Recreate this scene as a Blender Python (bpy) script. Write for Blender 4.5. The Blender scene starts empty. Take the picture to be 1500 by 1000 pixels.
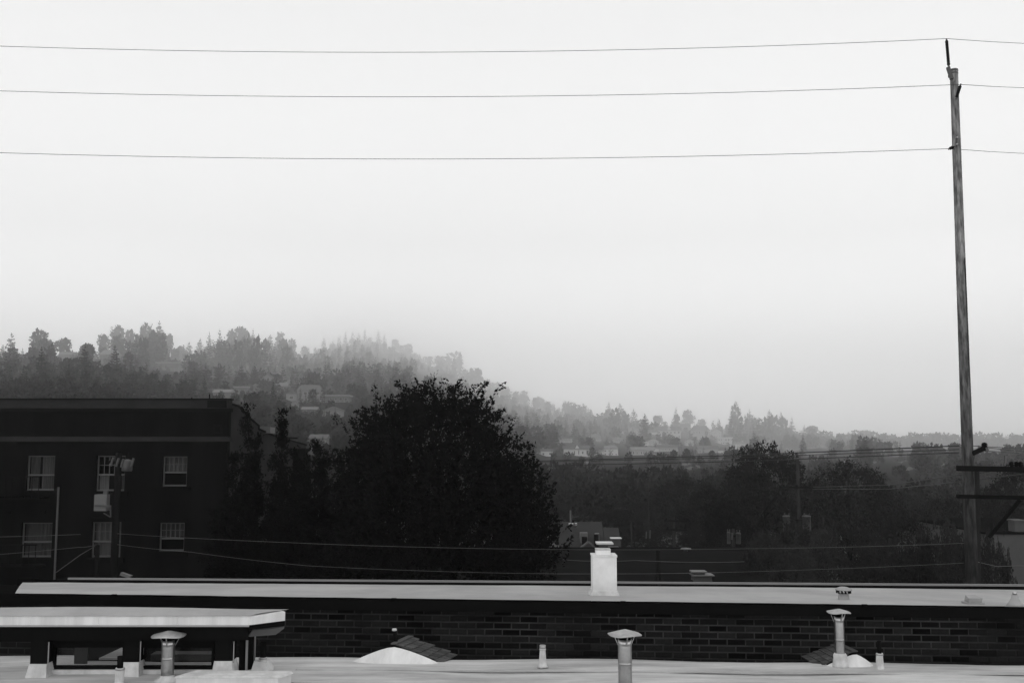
import bpy, math, random
import numpy as np
from mathutils import Vector, Matrix

C = bpy.context.scene.collection
scene = bpy.context.scene
R = math.radians
random.seed(7)

# ------------------------------------------------------------------ camera, sky, sun, exposure
CAM_Z = 11.0
F_PX = 1458.0
PITCH = math.atan(150.0 / F_PX)
cam_data = bpy.data.cameras.new('camera')
cam_data.lens = 35.0
cam_data.sensor_width = 36.0
cam_data.clip_start = 0.1
cam_data.clip_end = 25000.0
cam = bpy.data.objects.new('camera', cam_data)
C.objects.link(cam)
cam.location = (0, 0, CAM_Z)
cam.rotation_euler = (R(90) + PITCH, 0, 0)
scene.camera = cam

SUN_EL, SUN_AZ = 58.0, 200.0          # degrees: elevation, and direction the light comes from (clockwise from +Y)
world = bpy.data.worlds.new('World')
scene.world = world
world.use_nodes = True
nt = world.node_tree
nt.nodes.clear()
wo = nt.nodes.new('ShaderNodeOutputWorld')
sky = nt.nodes.new('ShaderNodeTexSky')
sky.sky_type = 'NISHITA'
sky.sun_disc = False
sky.sun_elevation = R(SUN_EL)
sky.sun_rotation = R(SUN_AZ)
bw = nt.nodes.new('ShaderNodeRGBToBW')
bg_sky = nt.nodes.new('ShaderNodeBackground')
bg_sky.inputs['Strength'].default_value = 0.10
nt.links.new(sky.outputs['Color'], bw.inputs['Color'])
nt.links.new(bw.outputs['Val'], bg_sky.inputs['Color'])
# the overcast: a grey cloud deck in every direction, brightest at the horizon to light the haze
tc = nt.nodes.new('ShaderNodeTexCoord')
sep = nt.nodes.new('ShaderNodeSeparateXYZ')
ramp = nt.nodes.new('ShaderNodeValToRGB')
ramp.color_ramp.elements[0].position = 0.0
ramp.color_ramp.elements[0].color = (1.0, 1.0, 1.0, 1)
ramp.color_ramp.elements[1].position = 0.60
ramp.color_ramp.elements[1].color = (0.277, 0.277, 0.277, 1)
_e = ramp.color_ramp.elements.new(0.20)
_e.color = (0.388, 0.388, 0.388, 1)
_e = ramp.color_ramp.elements.new(0.40)
_e.color = (0.297, 0.297, 0.297, 1)
cloud = nt.nodes.new('ShaderNodeTexNoise')
cloud.inputs['Scale'].default_value = 1.3
cloud.inputs['Detail'].default_value = 3.0
cmul = nt.nodes.new('ShaderNodeMath'); cmul.operation = 'MULTIPLY_ADD'
cmul.inputs[1].default_value = 0.14; cmul.inputs[2].default_value = 0.93
cmix = nt.nodes.new('ShaderNodeMixRGB'); cmix.blend_type = 'MULTIPLY'; cmix.inputs['Fac'].default_value = 1.0
bg_cloud = nt.nodes.new('ShaderNodeBackground')
CLOUD_STRENGTH = 3.40
bg_cloud.inputs['Strength'].default_value = CLOUD_STRENGTH
nt.links.new(tc.outputs['Generated'], sep.inputs['Vector'])
nt.links.new(sep.outputs['Z'], ramp.inputs['Fac'])
nt.links.new(tc.outputs['Generated'], cloud.inputs['Vector'])
nt.links.new(cloud.outputs['Fac'], cmul.inputs[0])
nt.links.new(ramp.outputs['Color'], cmix.inputs['Color1'])
nt.links.new(cmul.outputs['Value'], cmix.inputs['Color2'])
nt.links.new(cmix.outputs['Color'], bg_cloud.inputs['Color'])
mixw = nt.nodes.new('ShaderNodeMixShader')
mixw.inputs['Fac'].default_value = 0.90
nt.links.new(bg_sky.outputs['Background'], mixw.inputs[1])
nt.links.new(bg_cloud.outputs['Background'], mixw.inputs[2])
nt.links.new(mixw.outputs['Shader'], wo.inputs['Surface'])

sun_data = bpy.data.lights.new('sun', 'SUN')
sun_data.energy = 0.5
sun_data.angle = R(25)
sun_data.color = (1, 1, 1)
sun = bpy.data.objects.new('sun', sun_data)
C.objects.link(sun)
_sd = Vector((math.sin(R(SUN_AZ)) * math.cos(R(SUN_EL)), math.cos(R(SUN_AZ)) * math.cos(R(SUN_EL)), math.sin(R(SUN_EL))))
sun.rotation_euler = _sd.to_track_quat('Z', 'Y').to_euler()
sun.location = (0, -20, 60)

vs = scene.view_settings
scene.display_settings.display_device = 'sRGB'
vs.view_transform = 'Standard'
vs.look = 'None'
vs.exposure = 0.0
vs.gamma = 1.0
vs.use_curve_mapping = False
scene.render.engine = 'CYCLES'
scene.cycles.use_denoising = True
scene.cycles.max_bounces = 8
scene.cycles.diffuse_bounces = 3
scene.cycles.glossy_bounces = 3
scene.cycles.transparent_max_bounces = 8
scene.cycles.volume_bounces = 4
scene.cycles.caustics_reflective = False
scene.cycles.caustics_refractive = False

# ------------------------------------------------------------------ materials
def mat(name, base, rough=0.8, var=0.0, scale=4.0, stretch=(1, 1, 1), metallic=0.0, rnd=0.0, bump=0.0, spec=0.3,
        stain=0.0, stain_scale=1.0, stain_stretch=(1, 1, 1), detail=5.0, coord='Object'):
    """A grey procedural material: base albedo with fine variation, larger stains, a per object shift and some relief."""
    m = bpy.data.materials.new(name)
    m.use_nodes = True
    t = m.node_tree
    b = t.nodes['Principled BSDF']
    b.inputs['Roughness'].default_value = rough
    b.inputs['Metallic'].default_value = metallic
    b.inputs['Specular IOR Level'].default_value = spec
    val = None
    co = t.nodes.new('ShaderNodeTexCoord')

    def noise(sc, st, det):
        mp = t.nodes.new('ShaderNodeMapping')
        mp.inputs['Scale'].default_value = st
        n = t.nodes.new('ShaderNodeTexNoise')
        n.inputs['Scale'].default_value = sc
        n.inputs['Detail'].default_value = det
        n.inputs['Roughness'].default_value = 0.62
        t.links.new(co.outputs[coord], mp.inputs['Vector'])
        t.links.new(mp.outputs['Vector'], n.inputs['Vector'])
        return n.outputs['Fac']

    def madd(sock, k, c):
        q = t.nodes.new('ShaderNodeMath'); q.operation = 'MULTIPLY_ADD'
        t.links.new(sock, q.inputs[0]); q.inputs[1].default_value = k; q.inputs[2].default_value = c
        return q.outputs[0]

    def mul(a, bb):
        q = t.nodes.new('ShaderNodeMath'); q.operation = 'MULTIPLY'
        t.links.new(a, q.inputs[0])
        if isinstance(bb, float): q.inputs[1].default_value = bb
        else: t.links.new(bb, q.inputs[1])
        return q.outputs[0]

    facs = []
    n1 = None
    if var:
        n1 = noise(scale, stretch, detail)
        facs.append(madd(n1, var * 4, 1 - var * 2))
    if stain:
        n2 = noise(stain_scale, stain_stretch, 6.0)
        cr = t.nodes.new('ShaderNodeValToRGB')
        cr.color_ramp.elements[0].position = 0.38; cr.color_ramp.elements[1].position = 0.62
        t.links.new(n2, cr.inputs['Fac'])
        facs.append(madd(cr.outputs['Color'], stain, 1 - stain))
    if rnd:
        oi = t.nodes.new('ShaderNodeObjectInfo')
        facs.append(madd(oi.outputs['Random'], 2 * rnd, 1 - rnd))
    if facs:
        s = facs[0]
        for q in facs[1:]:
            s = mul(s, q)
        s = mul(s, float(base))
        mx = t.nodes.new('ShaderNodeMath'); mx.operation = 'MAXIMUM'; mx.inputs[1].default_value = 0.002
        t.links.new(s, mx.inputs[0])
        cb = t.nodes.new('ShaderNodeCombineColor')
        for k in range(3):
            t.links.new(mx.outputs[0], cb.inputs[k])
        t.links.new(cb.outputs[0], b.inputs['Base Color'])
    else:
        b.inputs['Base Color'].default_value = (base, base, base, 1)
    if bump:
        bp = t.nodes.new('ShaderNodeBump')
        bp.inputs['Strength'].default_value = bump
        bp.inputs['Distance'].default_value = 0.01
        t.links.new(n1 if n1 else noise(scale, stretch, detail), bp.inputs['Height'])
        t.links.new(bp.outputs['Normal'], b.inputs['Normal'])
    return m

M = dict(
    membrane=mat('roof_membrane', 0.46, 0.75, 0.16, 9, (0.25, 1, 1), bump=0.35, stain=0.40, stain_scale=1.0, stain_stretch=(0.55, 3.2, 1)),
    membrane_far=mat('clean_membrane', 0.3, 0.7, 0.06, 6, (0.3, 1, 1), bump=0.15, stain=0.24, stain_scale=1.1, stain_stretch=(0.7, 0.35, 1)),
    boot=mat('white_flashing', 0.52, 0.7, 0.12, 14, bump=0.4, stain=0.25, stain_scale=6),
    fascia=mat('painted_fascia', 0.60, 0.6, 0.08, 10, (1, 1, 0.15), stain=0.22, stain_scale=2.2, stain_stretch=(1.6, 1, 0.12)),
    chimney=mat('painted_stucco', 0.62, 0.75, 0.05, 20, bump=0.3, stain=0.12, stain_scale=3),
    brick=mat('dark_brick', 0.0085, 0.85, 0.25, 22, rnd=0.72, bump=0.5, spec=0.0),
    mortar=mat('grey_mortar', 0.045, 0.9, 0.2, 16, bump=0.5, spec=0.0, stain=0.72, stain_scale=1.6, stain_stretch=(0.6, 1, 1.6)),
    coping=mat('black_metal_coping', 0.004, 0.75, 0.1, 6, spec=0.0),
    edge=mat('light_gutter_lip', 0.22, 0.6, 0.1, 8, (0.2, 1, 1)),
    darktrim=mat('dark_trim', 0.005, 0.8, 0.1, 8, spec=0.0),
    soffit=mat('dark_soffit', 0.006, 0.85, 0.1, 8, spec=0.0),
    zinc=mat('galvanised_metal', 0.42, 0.34, 0.16, 12, (1, 1, 0.25), metallic=1.0, stain=0.3, stain_scale=5, bump=0.08),
    zinc_cap=mat('weathered_cap', 0.36, 0.5, 0.14, 14, metallic=0.55, stain=0.25, stain_scale=8),
    black_pipe=mat('black_pipe', 0.006, 0.7, 0.1, 8, spec=0.0),
    shingle=mat('grey_shingle', 0.06, 0.9, 0.2, 30, rnd=0.28, bump=0.4, spec=0.1),
    wood_pole=mat('weathered_pole', 0.20, 0.85, 0.55, 7, (2.4, 2.4, 0.22), bump=0.7, spec=0.1, stain=0.70, stain_scale=5.5, stain_stretch=(2, 2, 0.45)),
    wood_dark=mat('dark_timber', 0.006, 0.85, 0.2, 8, (0.3, 3, 3), spec=0.0),
    polymer=mat('dark_insulator', 0.005, 0.6, 0.05, 8, spec=0.0),
    wire=mat('wire', 0.03, 0.6, 0.05, 8, spec=0.2),
    wire_light=mat('bare_wire', 0.055, 0.5, 0.25, 1.2, spec=0.3),
    facade=mat('dark_brick_facade', 0.0045, 0.85, 0.16, 26, (1, 1, 3), spec=0.0, stain=0.5, stain_scale=0.8, stain_stretch=(1.6, 1, .3)),
    facade_light=mat('grey_cornice', 0.021, 0.8, 0.12, 7, (0.3, 1, 2), spec=0.0, stain=0.25, stain_scale=0.5),
    facade_side=mat('side_brick', 0.026, 0.85, 0.15, 20, (1, 1, 3), spec=0.0, stain=0.3, stain_scale=0.4),
    recess=mat('recess', 0.003, 0.9, 0.05, 5, spec=0.0),
    sash=mat('window_paint', 0.052, 0.6, 0.08, 8),
    curtain=mat('curtain', 0.085, 0.9, 0.22, 5, (2.2, 1, 0.2), rnd=0.25, spec=0.0),
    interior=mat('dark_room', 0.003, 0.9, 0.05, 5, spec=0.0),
    whitebox=mat('white_cabinet', 0.09, 0.6, 0.08, 6),
    bark=mat('bark', 0.005, 0.9, 0.25, 8, (3, 3, 0.5), bump=0.5, spec=0.0),
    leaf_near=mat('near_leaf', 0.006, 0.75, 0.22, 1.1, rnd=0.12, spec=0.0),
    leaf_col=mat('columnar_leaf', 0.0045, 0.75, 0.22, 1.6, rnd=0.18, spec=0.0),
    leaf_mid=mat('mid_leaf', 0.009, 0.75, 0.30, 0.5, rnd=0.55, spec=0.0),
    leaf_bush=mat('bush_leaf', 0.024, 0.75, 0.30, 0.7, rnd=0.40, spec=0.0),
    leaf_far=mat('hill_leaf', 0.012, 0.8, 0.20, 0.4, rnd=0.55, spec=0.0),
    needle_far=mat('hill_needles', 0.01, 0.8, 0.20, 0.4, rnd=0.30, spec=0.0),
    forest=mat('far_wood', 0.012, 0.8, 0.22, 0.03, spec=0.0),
    asphalt=mat('asphalt', 0.035, 0.9, 0.15, 3, stain=0.2, stain_scale=0.2),
    soil=mat('hill_soil', 0.006, 0.95, 0.2, 0.05, spec=0.0),
    grey_wall=mat('grey_wall', 0.055, 0.8, 0.08, 4, stain=0.15, stain_scale=0.6),
    dark_roof=mat('dark_roofing', 0.009, 0.9, 0.15, 3, stain=0.25, stain_scale=0.4, spec=0.0),
    house_roof=mat('house_roofing', 0.03, 0.9, 0.12, 6, (1, 3, 1), spec=0.1, stain=0.25, stain_scale=0.6),
    hill_wall=mat('pale_siding', 0.34, 0.8, 0.08, 1.0, rnd=0.45),
    hill_roof=mat('hill_roofing', 0.09, 0.9, 0.1, 1.5, rnd=0.5),
    hill_wall_grey=mat('grey_siding', 0.11, 0.8, 0.08, 1.0, rnd=0.45),
    hill_trim_grey=mat('grey_trim', 0.19, 0.7, 0.05, 2),
    hill_trim=mat('white_trim', 0.52, 0.7, 0.05, 2),
    hill_pane=mat('far_pane', 0.03, 0.2, 0.05, 1, spec=0.5),
    can=mat('grey_tank_paint', 0.055, 0.6, 0.12, 6, rnd=.2, stain=.3, stain_scale=3),
    far_wood=mat('grey_far_timber', 0.022, 0.85, 0.15, 5, spec=0.0),
    transformer=mat('transformer_grey', 0.045, 0.6, 0.1, 6),
)
# weathered pole: the colour darkens down the shaft towards the foot
def darken_down(m, z_lo, z_hi, dark):
    t = m.node_tree
    b = t.nodes['Principled BSDF']
    src = b.inputs['Base Color'].links[0].from_socket
    co = t.nodes.new('ShaderNodeTexCoord'); sp = t.nodes.new('ShaderNodeSeparateXYZ')
    mr = t.nodes.new('ShaderNodeMapRange')
    mr.inputs['From Min'].default_value = z_lo; mr.inputs['From Max'].default_value = z_hi
    mr.inputs['To Min'].default_value = dark; mr.inputs['To Max'].default_value = 1.0
    mx = t.nodes.new('ShaderNodeMixRGB'); mx.blend_type = 'MULTIPLY'; mx.inputs['Fac'].default_value = 1
    t.links.new(co.outputs['Object'], sp.inputs[0]); t.links.new(sp.outputs['Z'], mr.inputs['Value'])
    t.links.new(src, mx.inputs['Color1']); t.links.new(mr.outputs['Result'], mx.inputs['Color2'])
    t.links.new(mx.outputs['Color'], b.inputs['Base Color'])
darken_down(M['wood_pole'], 8.5, 16.0, 0.13)

def glass_mat():
    m = bpy.data.materials.new('window_glass'); m.use_nodes = True
    t = m.node_tree; t.nodes.clear()
    o = t.nodes.new('ShaderNodeOutputMaterial')
    tr = t.nodes.new('ShaderNodeBsdfTransparent'); tr.inputs['Color'].default_value = (0.8, 0.8, 0.8, 1)
    gl = t.nodes.new('ShaderNodeBsdfGlossy'); gl.inputs['Roughness'].default_value = 0.03
    gl.inputs['Color'].default_value = (0.9, 0.9, 0.9, 1)
    fr = t.nodes.new('ShaderNodeFresnel'); fr.inputs['IOR'].default_value = 1.27
    mx = t.nodes.new('ShaderNodeMixShader')
    t.links.new(fr.outputs[0], mx.inputs[0]); t.links.new(tr.outputs[0], mx.inputs[1]); t.links.new(gl.outputs[0], mx.inputs[2])
    t.links.new(mx.outputs[0], o.inputs['Surface'])
    return m
M['glass'] = glass_mat()
_g = bpy.data.materials.new('old_window_glass'); _g.use_nodes = True
_t = _g.node_tree; _t.nodes.clear()
_o = _t.nodes.new('ShaderNodeOutputMaterial'); _b = _t.nodes.new('ShaderNodeBsdfTransparent')
_b.inputs['Color'].default_value = (0.82, 0.82, 0.82, 1)
_t.links.new(_b.outputs[0], _o.inputs['Surface'])
M['old_glass'] = _g

# ------------------------------------------------------------------ helpers
SP, CP = math.sin(PITCH), math.cos(PITCH)
def P(px, py, Y):
    """The point at depth Y that the photograph shows at pixel (px, py) of its 1500 x 1000."""
    u, v = px - 750.0, 500.0 - py
    yy, zz = F_PX * CP - v * SP, F_PX * SP + v * CP
    return Vector((u / yy * Y, Y, CAM_Z + zz / yy * Y))
def S(n, Y):
    return n * Y / F_PX

class G:
    """Collects faces in world coordinates."""
    def __init__(self): self.v = []; self.f = []
    def add(self, vs_, fs):
        n = len(self.v); self.v += [tuple(p) for p in vs_]; self.f += [tuple(i + n for i in f) for f in fs]; return self
    def box(self, x0, x1, y0, y1, z0, z1):
        return self.add([(x0, y0, z0), (x1, y0, z0), (x1, y1, z0), (x0, y1, z0), (x0, y0, z1), (x1, y0, z1), (x1, y1, z1), (x0, y1, z1)],
                        [(0, 3, 2, 1), (4, 5, 6, 7), (0, 1, 5, 4), (1, 2, 6, 5), (2, 3, 7, 6), (3, 0, 4, 7)])
    def obox(self, c, ax, ay, az):
        c, ax, ay, az = Vector(c), Vector(ax), Vector(ay), Vector(az)
        p = [c - ax - ay - az, c + ax - ay - az, c + ax + ay - az, c - ax + ay - az, c - ax - ay + az, c + ax - ay + az, c + ax + ay + az, c - ax + ay + az]
        return self.add(p, [(0, 3, 2, 1), (4, 5, 6, 7), (0, 1, 5, 4), (1, 2, 6, 5), (2, 3, 7, 6), (3, 0, 4, 7)])
    def beam(self, a, b, w, h):
        a, b = Vector(a), Vector(b); d = b - a
        s = d.cross(Vector((0, 0, 1)))
        if s.length < 1e-5: s = Vector((1, 0, 0))
        s.normalize(); u = s.cross(d).normalized()
        return self.obox((a + b) / 2, d / 2, s * w / 2, u * h / 2)
    def prism(self, bot, top):
        n = len(bot)
        fs = [tuple(range(n - 1, -1, -1)), tuple(range(n, 2 * n))]
        for i in range(n):
            j = (i + 1) % n; fs.append((i, j, n + j, n + i))
        return self.add(list(bot) + list(top), fs)
    def tube(self, pts, rad, n=8, caps=True):
        pts = [Vector(p) for p in pts]
        if not hasattr(rad, '__len__'): rad = [rad] * len(pts)
        vs_, fs = [], []
        ref = None
        for i, p in enumerate(pts):
            d = (pts[min(i + 1, len(pts) - 1)] - pts[max(i - 1, 0)]).normalized()
            if ref is None:
                ref = d.orthogonal().normalized()
            a = (ref - d * ref.dot(d)).normalized(); b = d.cross(a); ref = a
            for k in range(n):
                t = 2 * math.pi * k / n
                vs_.append(p + (a * math.cos(t) + b * math.sin(t)) * rad[i])
        for i in range(len(pts) - 1):
            for k in range(n):
                q = (k + 1) % n
                fs.append((i * n + k, i * n + q, (i + 1) * n + q, (i + 1) * n + k))
        if caps:
            fs.append(tuple(range(n - 1, -1, -1))); m = (len(pts) - 1) * n; fs.append(tuple(range(m, m + n)))
        return self.add(vs_, fs)
    def lathe(self, c, prof, n=20, squash=1.0):
        vs_, fs = [], []
        for r, z in prof:
            for k in range(n):
                t = 2 * math.pi * k / n
                vs_.append((c[0] + r * math.cos(t), c[1] + r * math.sin(t) * squash, c[2] + z))
        for i in range(len(prof) - 1):
            for k in range(n):
                q = (k + 1) % n
                fs.append((i * n + k, i * n + q, (i + 1) * n + q, (i + 1) * n + k))
        fs.append(tuple(range(n - 1, -1, -1))); m = (len(prof) - 1) * n; fs.append(tuple(range(m, m + n)))
        return self.add(vs_, fs)

ORG = {}
def link_mesh(name, me, m, parent=None, org=Vector((0, 0, 0)), smooth=False):
    if m and not me.materials: me.materials.append(m)
    if smooth:
        me.polygons.foreach_set('use_smooth', [True] * len(me.polygons))
    o = bpy.data.objects.new(name, me)
    C.objects.link(o)
    if parent: o.parent = parent
    else: o.location = org
    ORG[o.name] = org
    return o
def part(name, g, m, parent, smooth=False, label=None):
    org = ORG[parent.name]
    me = bpy.data.meshes.new(name)
    me.from_pydata([(x - org[0], y - org[1], z - org[2]) for x, y, z in g.v], [], g.f)
    o = link_mesh(name, me, m, parent, org, smooth)
    if label: o['label'] = label
    return o
def tag(o, label=None, cat=None, group=None, kind=None):
    if label: o['label'] = label
    if cat: o['category'] = cat
    if group: o['group'] = group
    if kind: o['kind'] = kind
    return o
def thing(name, label, cat, loc, group=None):
    o = bpy.data.objects.new(name, None)
    o.empty_display_size = 0.2
    C.objects.link(o)
    o.location = loc
    ORG[o.name] = Vector(loc)
    return tag(o, label, cat, group)
def solo(name, g, m, label, cat, group=None, kind=None, org=None, smooth=False):
    org = Vector(org) if org is not None else Vector(g.v[0])
    me = bpy.data.meshes.new(name)
    me.from_pydata([(x - org[0], y - org[1], z - org[2]) for x, y, z in g.v], [], g.f)
    o = link_mesh(name, me, m, None, org, smooth)
    return tag(o, label, cat, group, kind)
def structure(name, g, m, smooth=False):
    return solo(name, g, m, None, None, None, 'structure', (0, 0, 0), smooth)
def quad_mesh(name, V):
    """V: n x 4 x 3 array of quads -> mesh."""
    V = np.asarray(V, dtype=np.float32); n = len(V)
    me = bpy.data.meshes.new(name)
    me.vertices.add(n * 4); me.vertices.foreach_set('co', V.reshape(-1))
    me.loops.add(n * 4); me.loops.foreach_set('vertex_index', np.arange(n * 4, dtype=np.int32))
    me.polygons.add(n); me.polygons.foreach_set('loop_start', np.arange(0, n * 4, 4, dtype=np.int32))
    me.polygons.foreach_set('loop_total', np.full(n, 4, dtype=np.int32))
    me.update(calc_edges=True)
    return me
def dup(root, loc, label=None, group=None, scale=None, rotz=None):
    r = root.copy(); C.objects.link(r); r.location = loc
    ORG[r.name] = Vector(loc)
    if scale: r.scale = scale
    if rotz is not None: r.rotation_euler = (0, 0, rotz)
    if label: r['label'] = label
    if group: r['group'] = group
    for ch in list(root.children):
        c = ch.copy(); C.objects.link(c); c.parent = r
        for gch in list(ch.children):
            d = gch.copy(); C.objects.link(d); d.parent = c
    return r

def norm(a): return a / np.maximum(np.linalg.norm(a, axis=-1, keepdims=True), 1e-9)
def leaf_quads(p, d, size, rng, width=0.55, jitter=0.9):
    """Diamond leaves at points p (n x 3) pointing along d."""
    n = len(p)
    d = norm(d + rng.normal(0, jitter, (n, 3)))
    s = norm(np.cross(d, rng.normal(0, 1, (n, 3))))
    L = (size * rng.uniform(0.6, 1.35, n))[:, None]
    up = norm(np.cross(s, d)) * L * rng.uniform(-0.15, 0.15, (n, 1))
    a = p; b = p + d * L * 0.45 + s * L * width * 0.5 + up
    c = p + d * L; e = p + d * L * 0.45 - s * L * width * 0.5 + up
    return np.stack([a, b, c, e], 1)
def broadleaf(seed, rfun, z0, z1, boughs, twigs, per, rb, tw, leaf, trunk_r, upness=0.55, shell=0.5, limb_n=16, floor=0.08):
    """Leafy crown about the z axis between heights z0 and z1 with radius rfun(t, theta), and its trunk with limbs."""
    rng = np.random.default_rng(seed)
    k = 4000
    t = rng.uniform(0, 1, k); th = rng.uniform(-math.pi, math.pi, k)
    r = np.array([rfun(a, b) for a, b in zip(t, th)])
    keep = rng.uniform(0, 1, k) < np.maximum(floor, (r / r.max()) ** 0.8)
    t, th, r = t[keep][:boughs], th[keep][:boughs], r[keep][:boughs]
    rho = r * (shell + (1 - shell) * rng.uniform(0, 1, len(r)) ** 0.5)
    bc = np.stack([rho * np.cos(th), rho * np.sin(th), z0 + (z1 - z0) * t], 1)
    radial = np.stack([np.cos(th), np.sin(th), np.zeros_like(th)], 1)
    n = len(bc)
    tp = np.repeat(bc, twigs, 0) + rng.normal(0, rb * 0.5, (n * twigs, 3)) * np.array([1, 1, 0.8])
    td = norm(np.repeat(radial, twigs, 0) * (1 - upness) + np.array([0, 0, upness]) + rng.normal(0, 0.35, (n * twigs, 3)))
    tl = tw * rng.uniform(0.5, 1.6, (n * twigs, 1))
    m = n * twigs
    s = rng.uniform(0, 1, (m * per, 1))
    lp = np.repeat(tp, per, 0) + np.repeat(td * tl, per, 0) * s + rng.normal(0, leaf * 0.55, (m * per, 3)) * (1.1 - s * 0.7)
    Q = leaf_quads(lp, np.repeat(td, per, 0), leaf, rng)
    crown = quad_mesh('crown', Q)
    g = G()
    top = z0 + (z1 - z0) * 0.8
    zs = [0, z0 * 0.5, z0, (z0 + top) / 2, top]
    j = lambda a: (rng.normal(0, a), rng.normal(0, a))
    spine = [Vector((*(j(trunk_r * 0.5) if z > 0 else (0, 0)), z)) for z in zs]
    g.tube(spine, [trunk_r * 1.25, trunk_r, trunk_r * 0.85, trunk_r * 0.5, trunk_r * 0.12], 8)
    for i in rng.choice(n, min(limb_n, n), replace=False):
        e = Vector(bc[i]); zb = max(z0 * 0.75, e.z - 0.5 * math.hypot(e.x, e.y) - 0.15 * (z1 - z0))
        zb = min(zb, top * 0.9)
        b = Vector((0, 0, zb)); mid = b.lerp(e, 0.5) + Vector((0, 0, -0.06 * (e - b).length))
        g.tube([b, mid, e], [trunk_r * 0.42, trunk_r * 0.26, trunk_r * 0.06], 5)
    me = bpy.data.meshes.new('trunk'); me.from_pydata([tuple(v) for v in g.v], [], g.f)
    return crown, me
def conifer(seed, whorls=15, branches=6, sprays=4, taper=0.9):
    """A conifer of height 1 and base radius 0.5 as one mesh of drooping sprays round a thin trunk."""
    rng = np.random.default_rng(seed)
    Q = []
    for w in range(whorls):
        t = w / (whorls - 1)
        h = 0.06 + 0.92 * t + rng.normal(0, 0.008)
        rr = 0.5 * (1 - t) ** taper + 0.02
        for b in range(branches):
            th = rng.uniform(0, 2 * math.pi)
            rl = rr * rng.uniform(0.6, 1.15)
            d = np.array([math.cos(th), math.sin(th), -0.16 + 0.5 * t])
            side = np.array([-math.sin(th), math.cos(th), 0])
            for k in range(sprays):
                s0, s1 = k / sprays * rl, (k + 1.5) / sprays * rl
                wd = (0.26 * rr + 0.022) * (1 - 0.35 * k / sprays)
                a = d * s0 + np.array([0, 0, h]); c = d * s1 + np.array([0, 0, h - 0.02])
                m = (a + c) / 2 + np.array([0, 0, rng.normal(0, 0.006)])
                tilt = np.array([0, 0, rng.normal(0, 0.45)]) * wd
                Q.append([a, m + side * wd + tilt - np.array([0, 0, 0.025]), c, m - side * wd - tilt - np.array([0, 0, 0.025])])
    for k in range(3):
        a = k * math.pi / 3
        dx, dy = 0.014 * math.cos(a), 0.014 * math.sin(a)
        Q.append([(-dx, -dy, 0), (dx, dy, 0), (dx * 0.1, dy * 0.1, 1.0), (-dx * 0.1, -dy * 0.1, 1.0)])
    return np.array(Q, dtype=np.float32)
def blobtree(seed, n=640, leaf=0.10, top=0.42):
    """A broadleaf tree of height 1 and radius 0.5 as loose leaf clumps in several lobes, with a trunk."""
    rng = np.random.default_rng(seed)
    k = 9
    cz = rng.uniform(0.22, 0.82, k); cr = rng.uniform(0.0, 0.36, k) * (1.2 - cz); ct = rng.uniform(0, 6.28, k)
    cc = np.stack([cr * np.cos(ct), cr * np.sin(ct), cz], 1)
    cs = rng.uniform(0.15, 0.25, k)
    cc[0] = (0, 0, 0.80); cs[0] = 0.17
    i = rng.integers(0, k, n)
    d = norm(rng.normal(0, 1, (n, 3)))
    p = cc[i] + d * (cs[i] * rng.uniform(0.55, 1.05, n))[:, None]
    p[:, 2] = np.clip(p[:, 2], 0.12, 1.0)
    Q = leaf_quads(p, d + np.array([0, 0, 0.4]), leaf, rng, 0.8, 0.7)
    T = []
    for q in range(3):
        a = q * math.pi / 3; dx, dy = 0.022 * math.cos(a), 0.022 * math.sin(a)
        T.append([(-dx, -dy, 0), (dx, dy, 0), (dx * 0.3, dy * 0.3, 0.75), (-dx * 0.3, -dy * 0.3, 0.75)])
    return np.concatenate([Q, np.array(T)]).astype(np.float32)

def wire(pts_px, name, label, group, d=0.016, m='wire', sag=0.0, n=28, cat='wire'):
    """A cable through (px, py, Y) points, sagging between the ends."""
    pts = [P(*q) for q in pts_px]
    out = []
    for a, b in zip(pts[:-1], pts[1:]):
        for k in range(n + (1 if b is pts[-1] else 0)):
            t = k / n
            p = a.lerp(b, t); p.z -= sag * 4 * t * (1 - t)
            out.append(p)
    return solo(name, G().tube(out, d / 2, 5), M[m], label, cat, group, smooth=True)

# ------------------------------------------------------------------ ground and hill
structure('ground', G().add([(-8500, -60, 0), (8500, -60, 0), (8500, 8600, 0), (-8500, 8600, 0)], [(0, 1, 2, 3)]), M['asphalt'])

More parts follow.
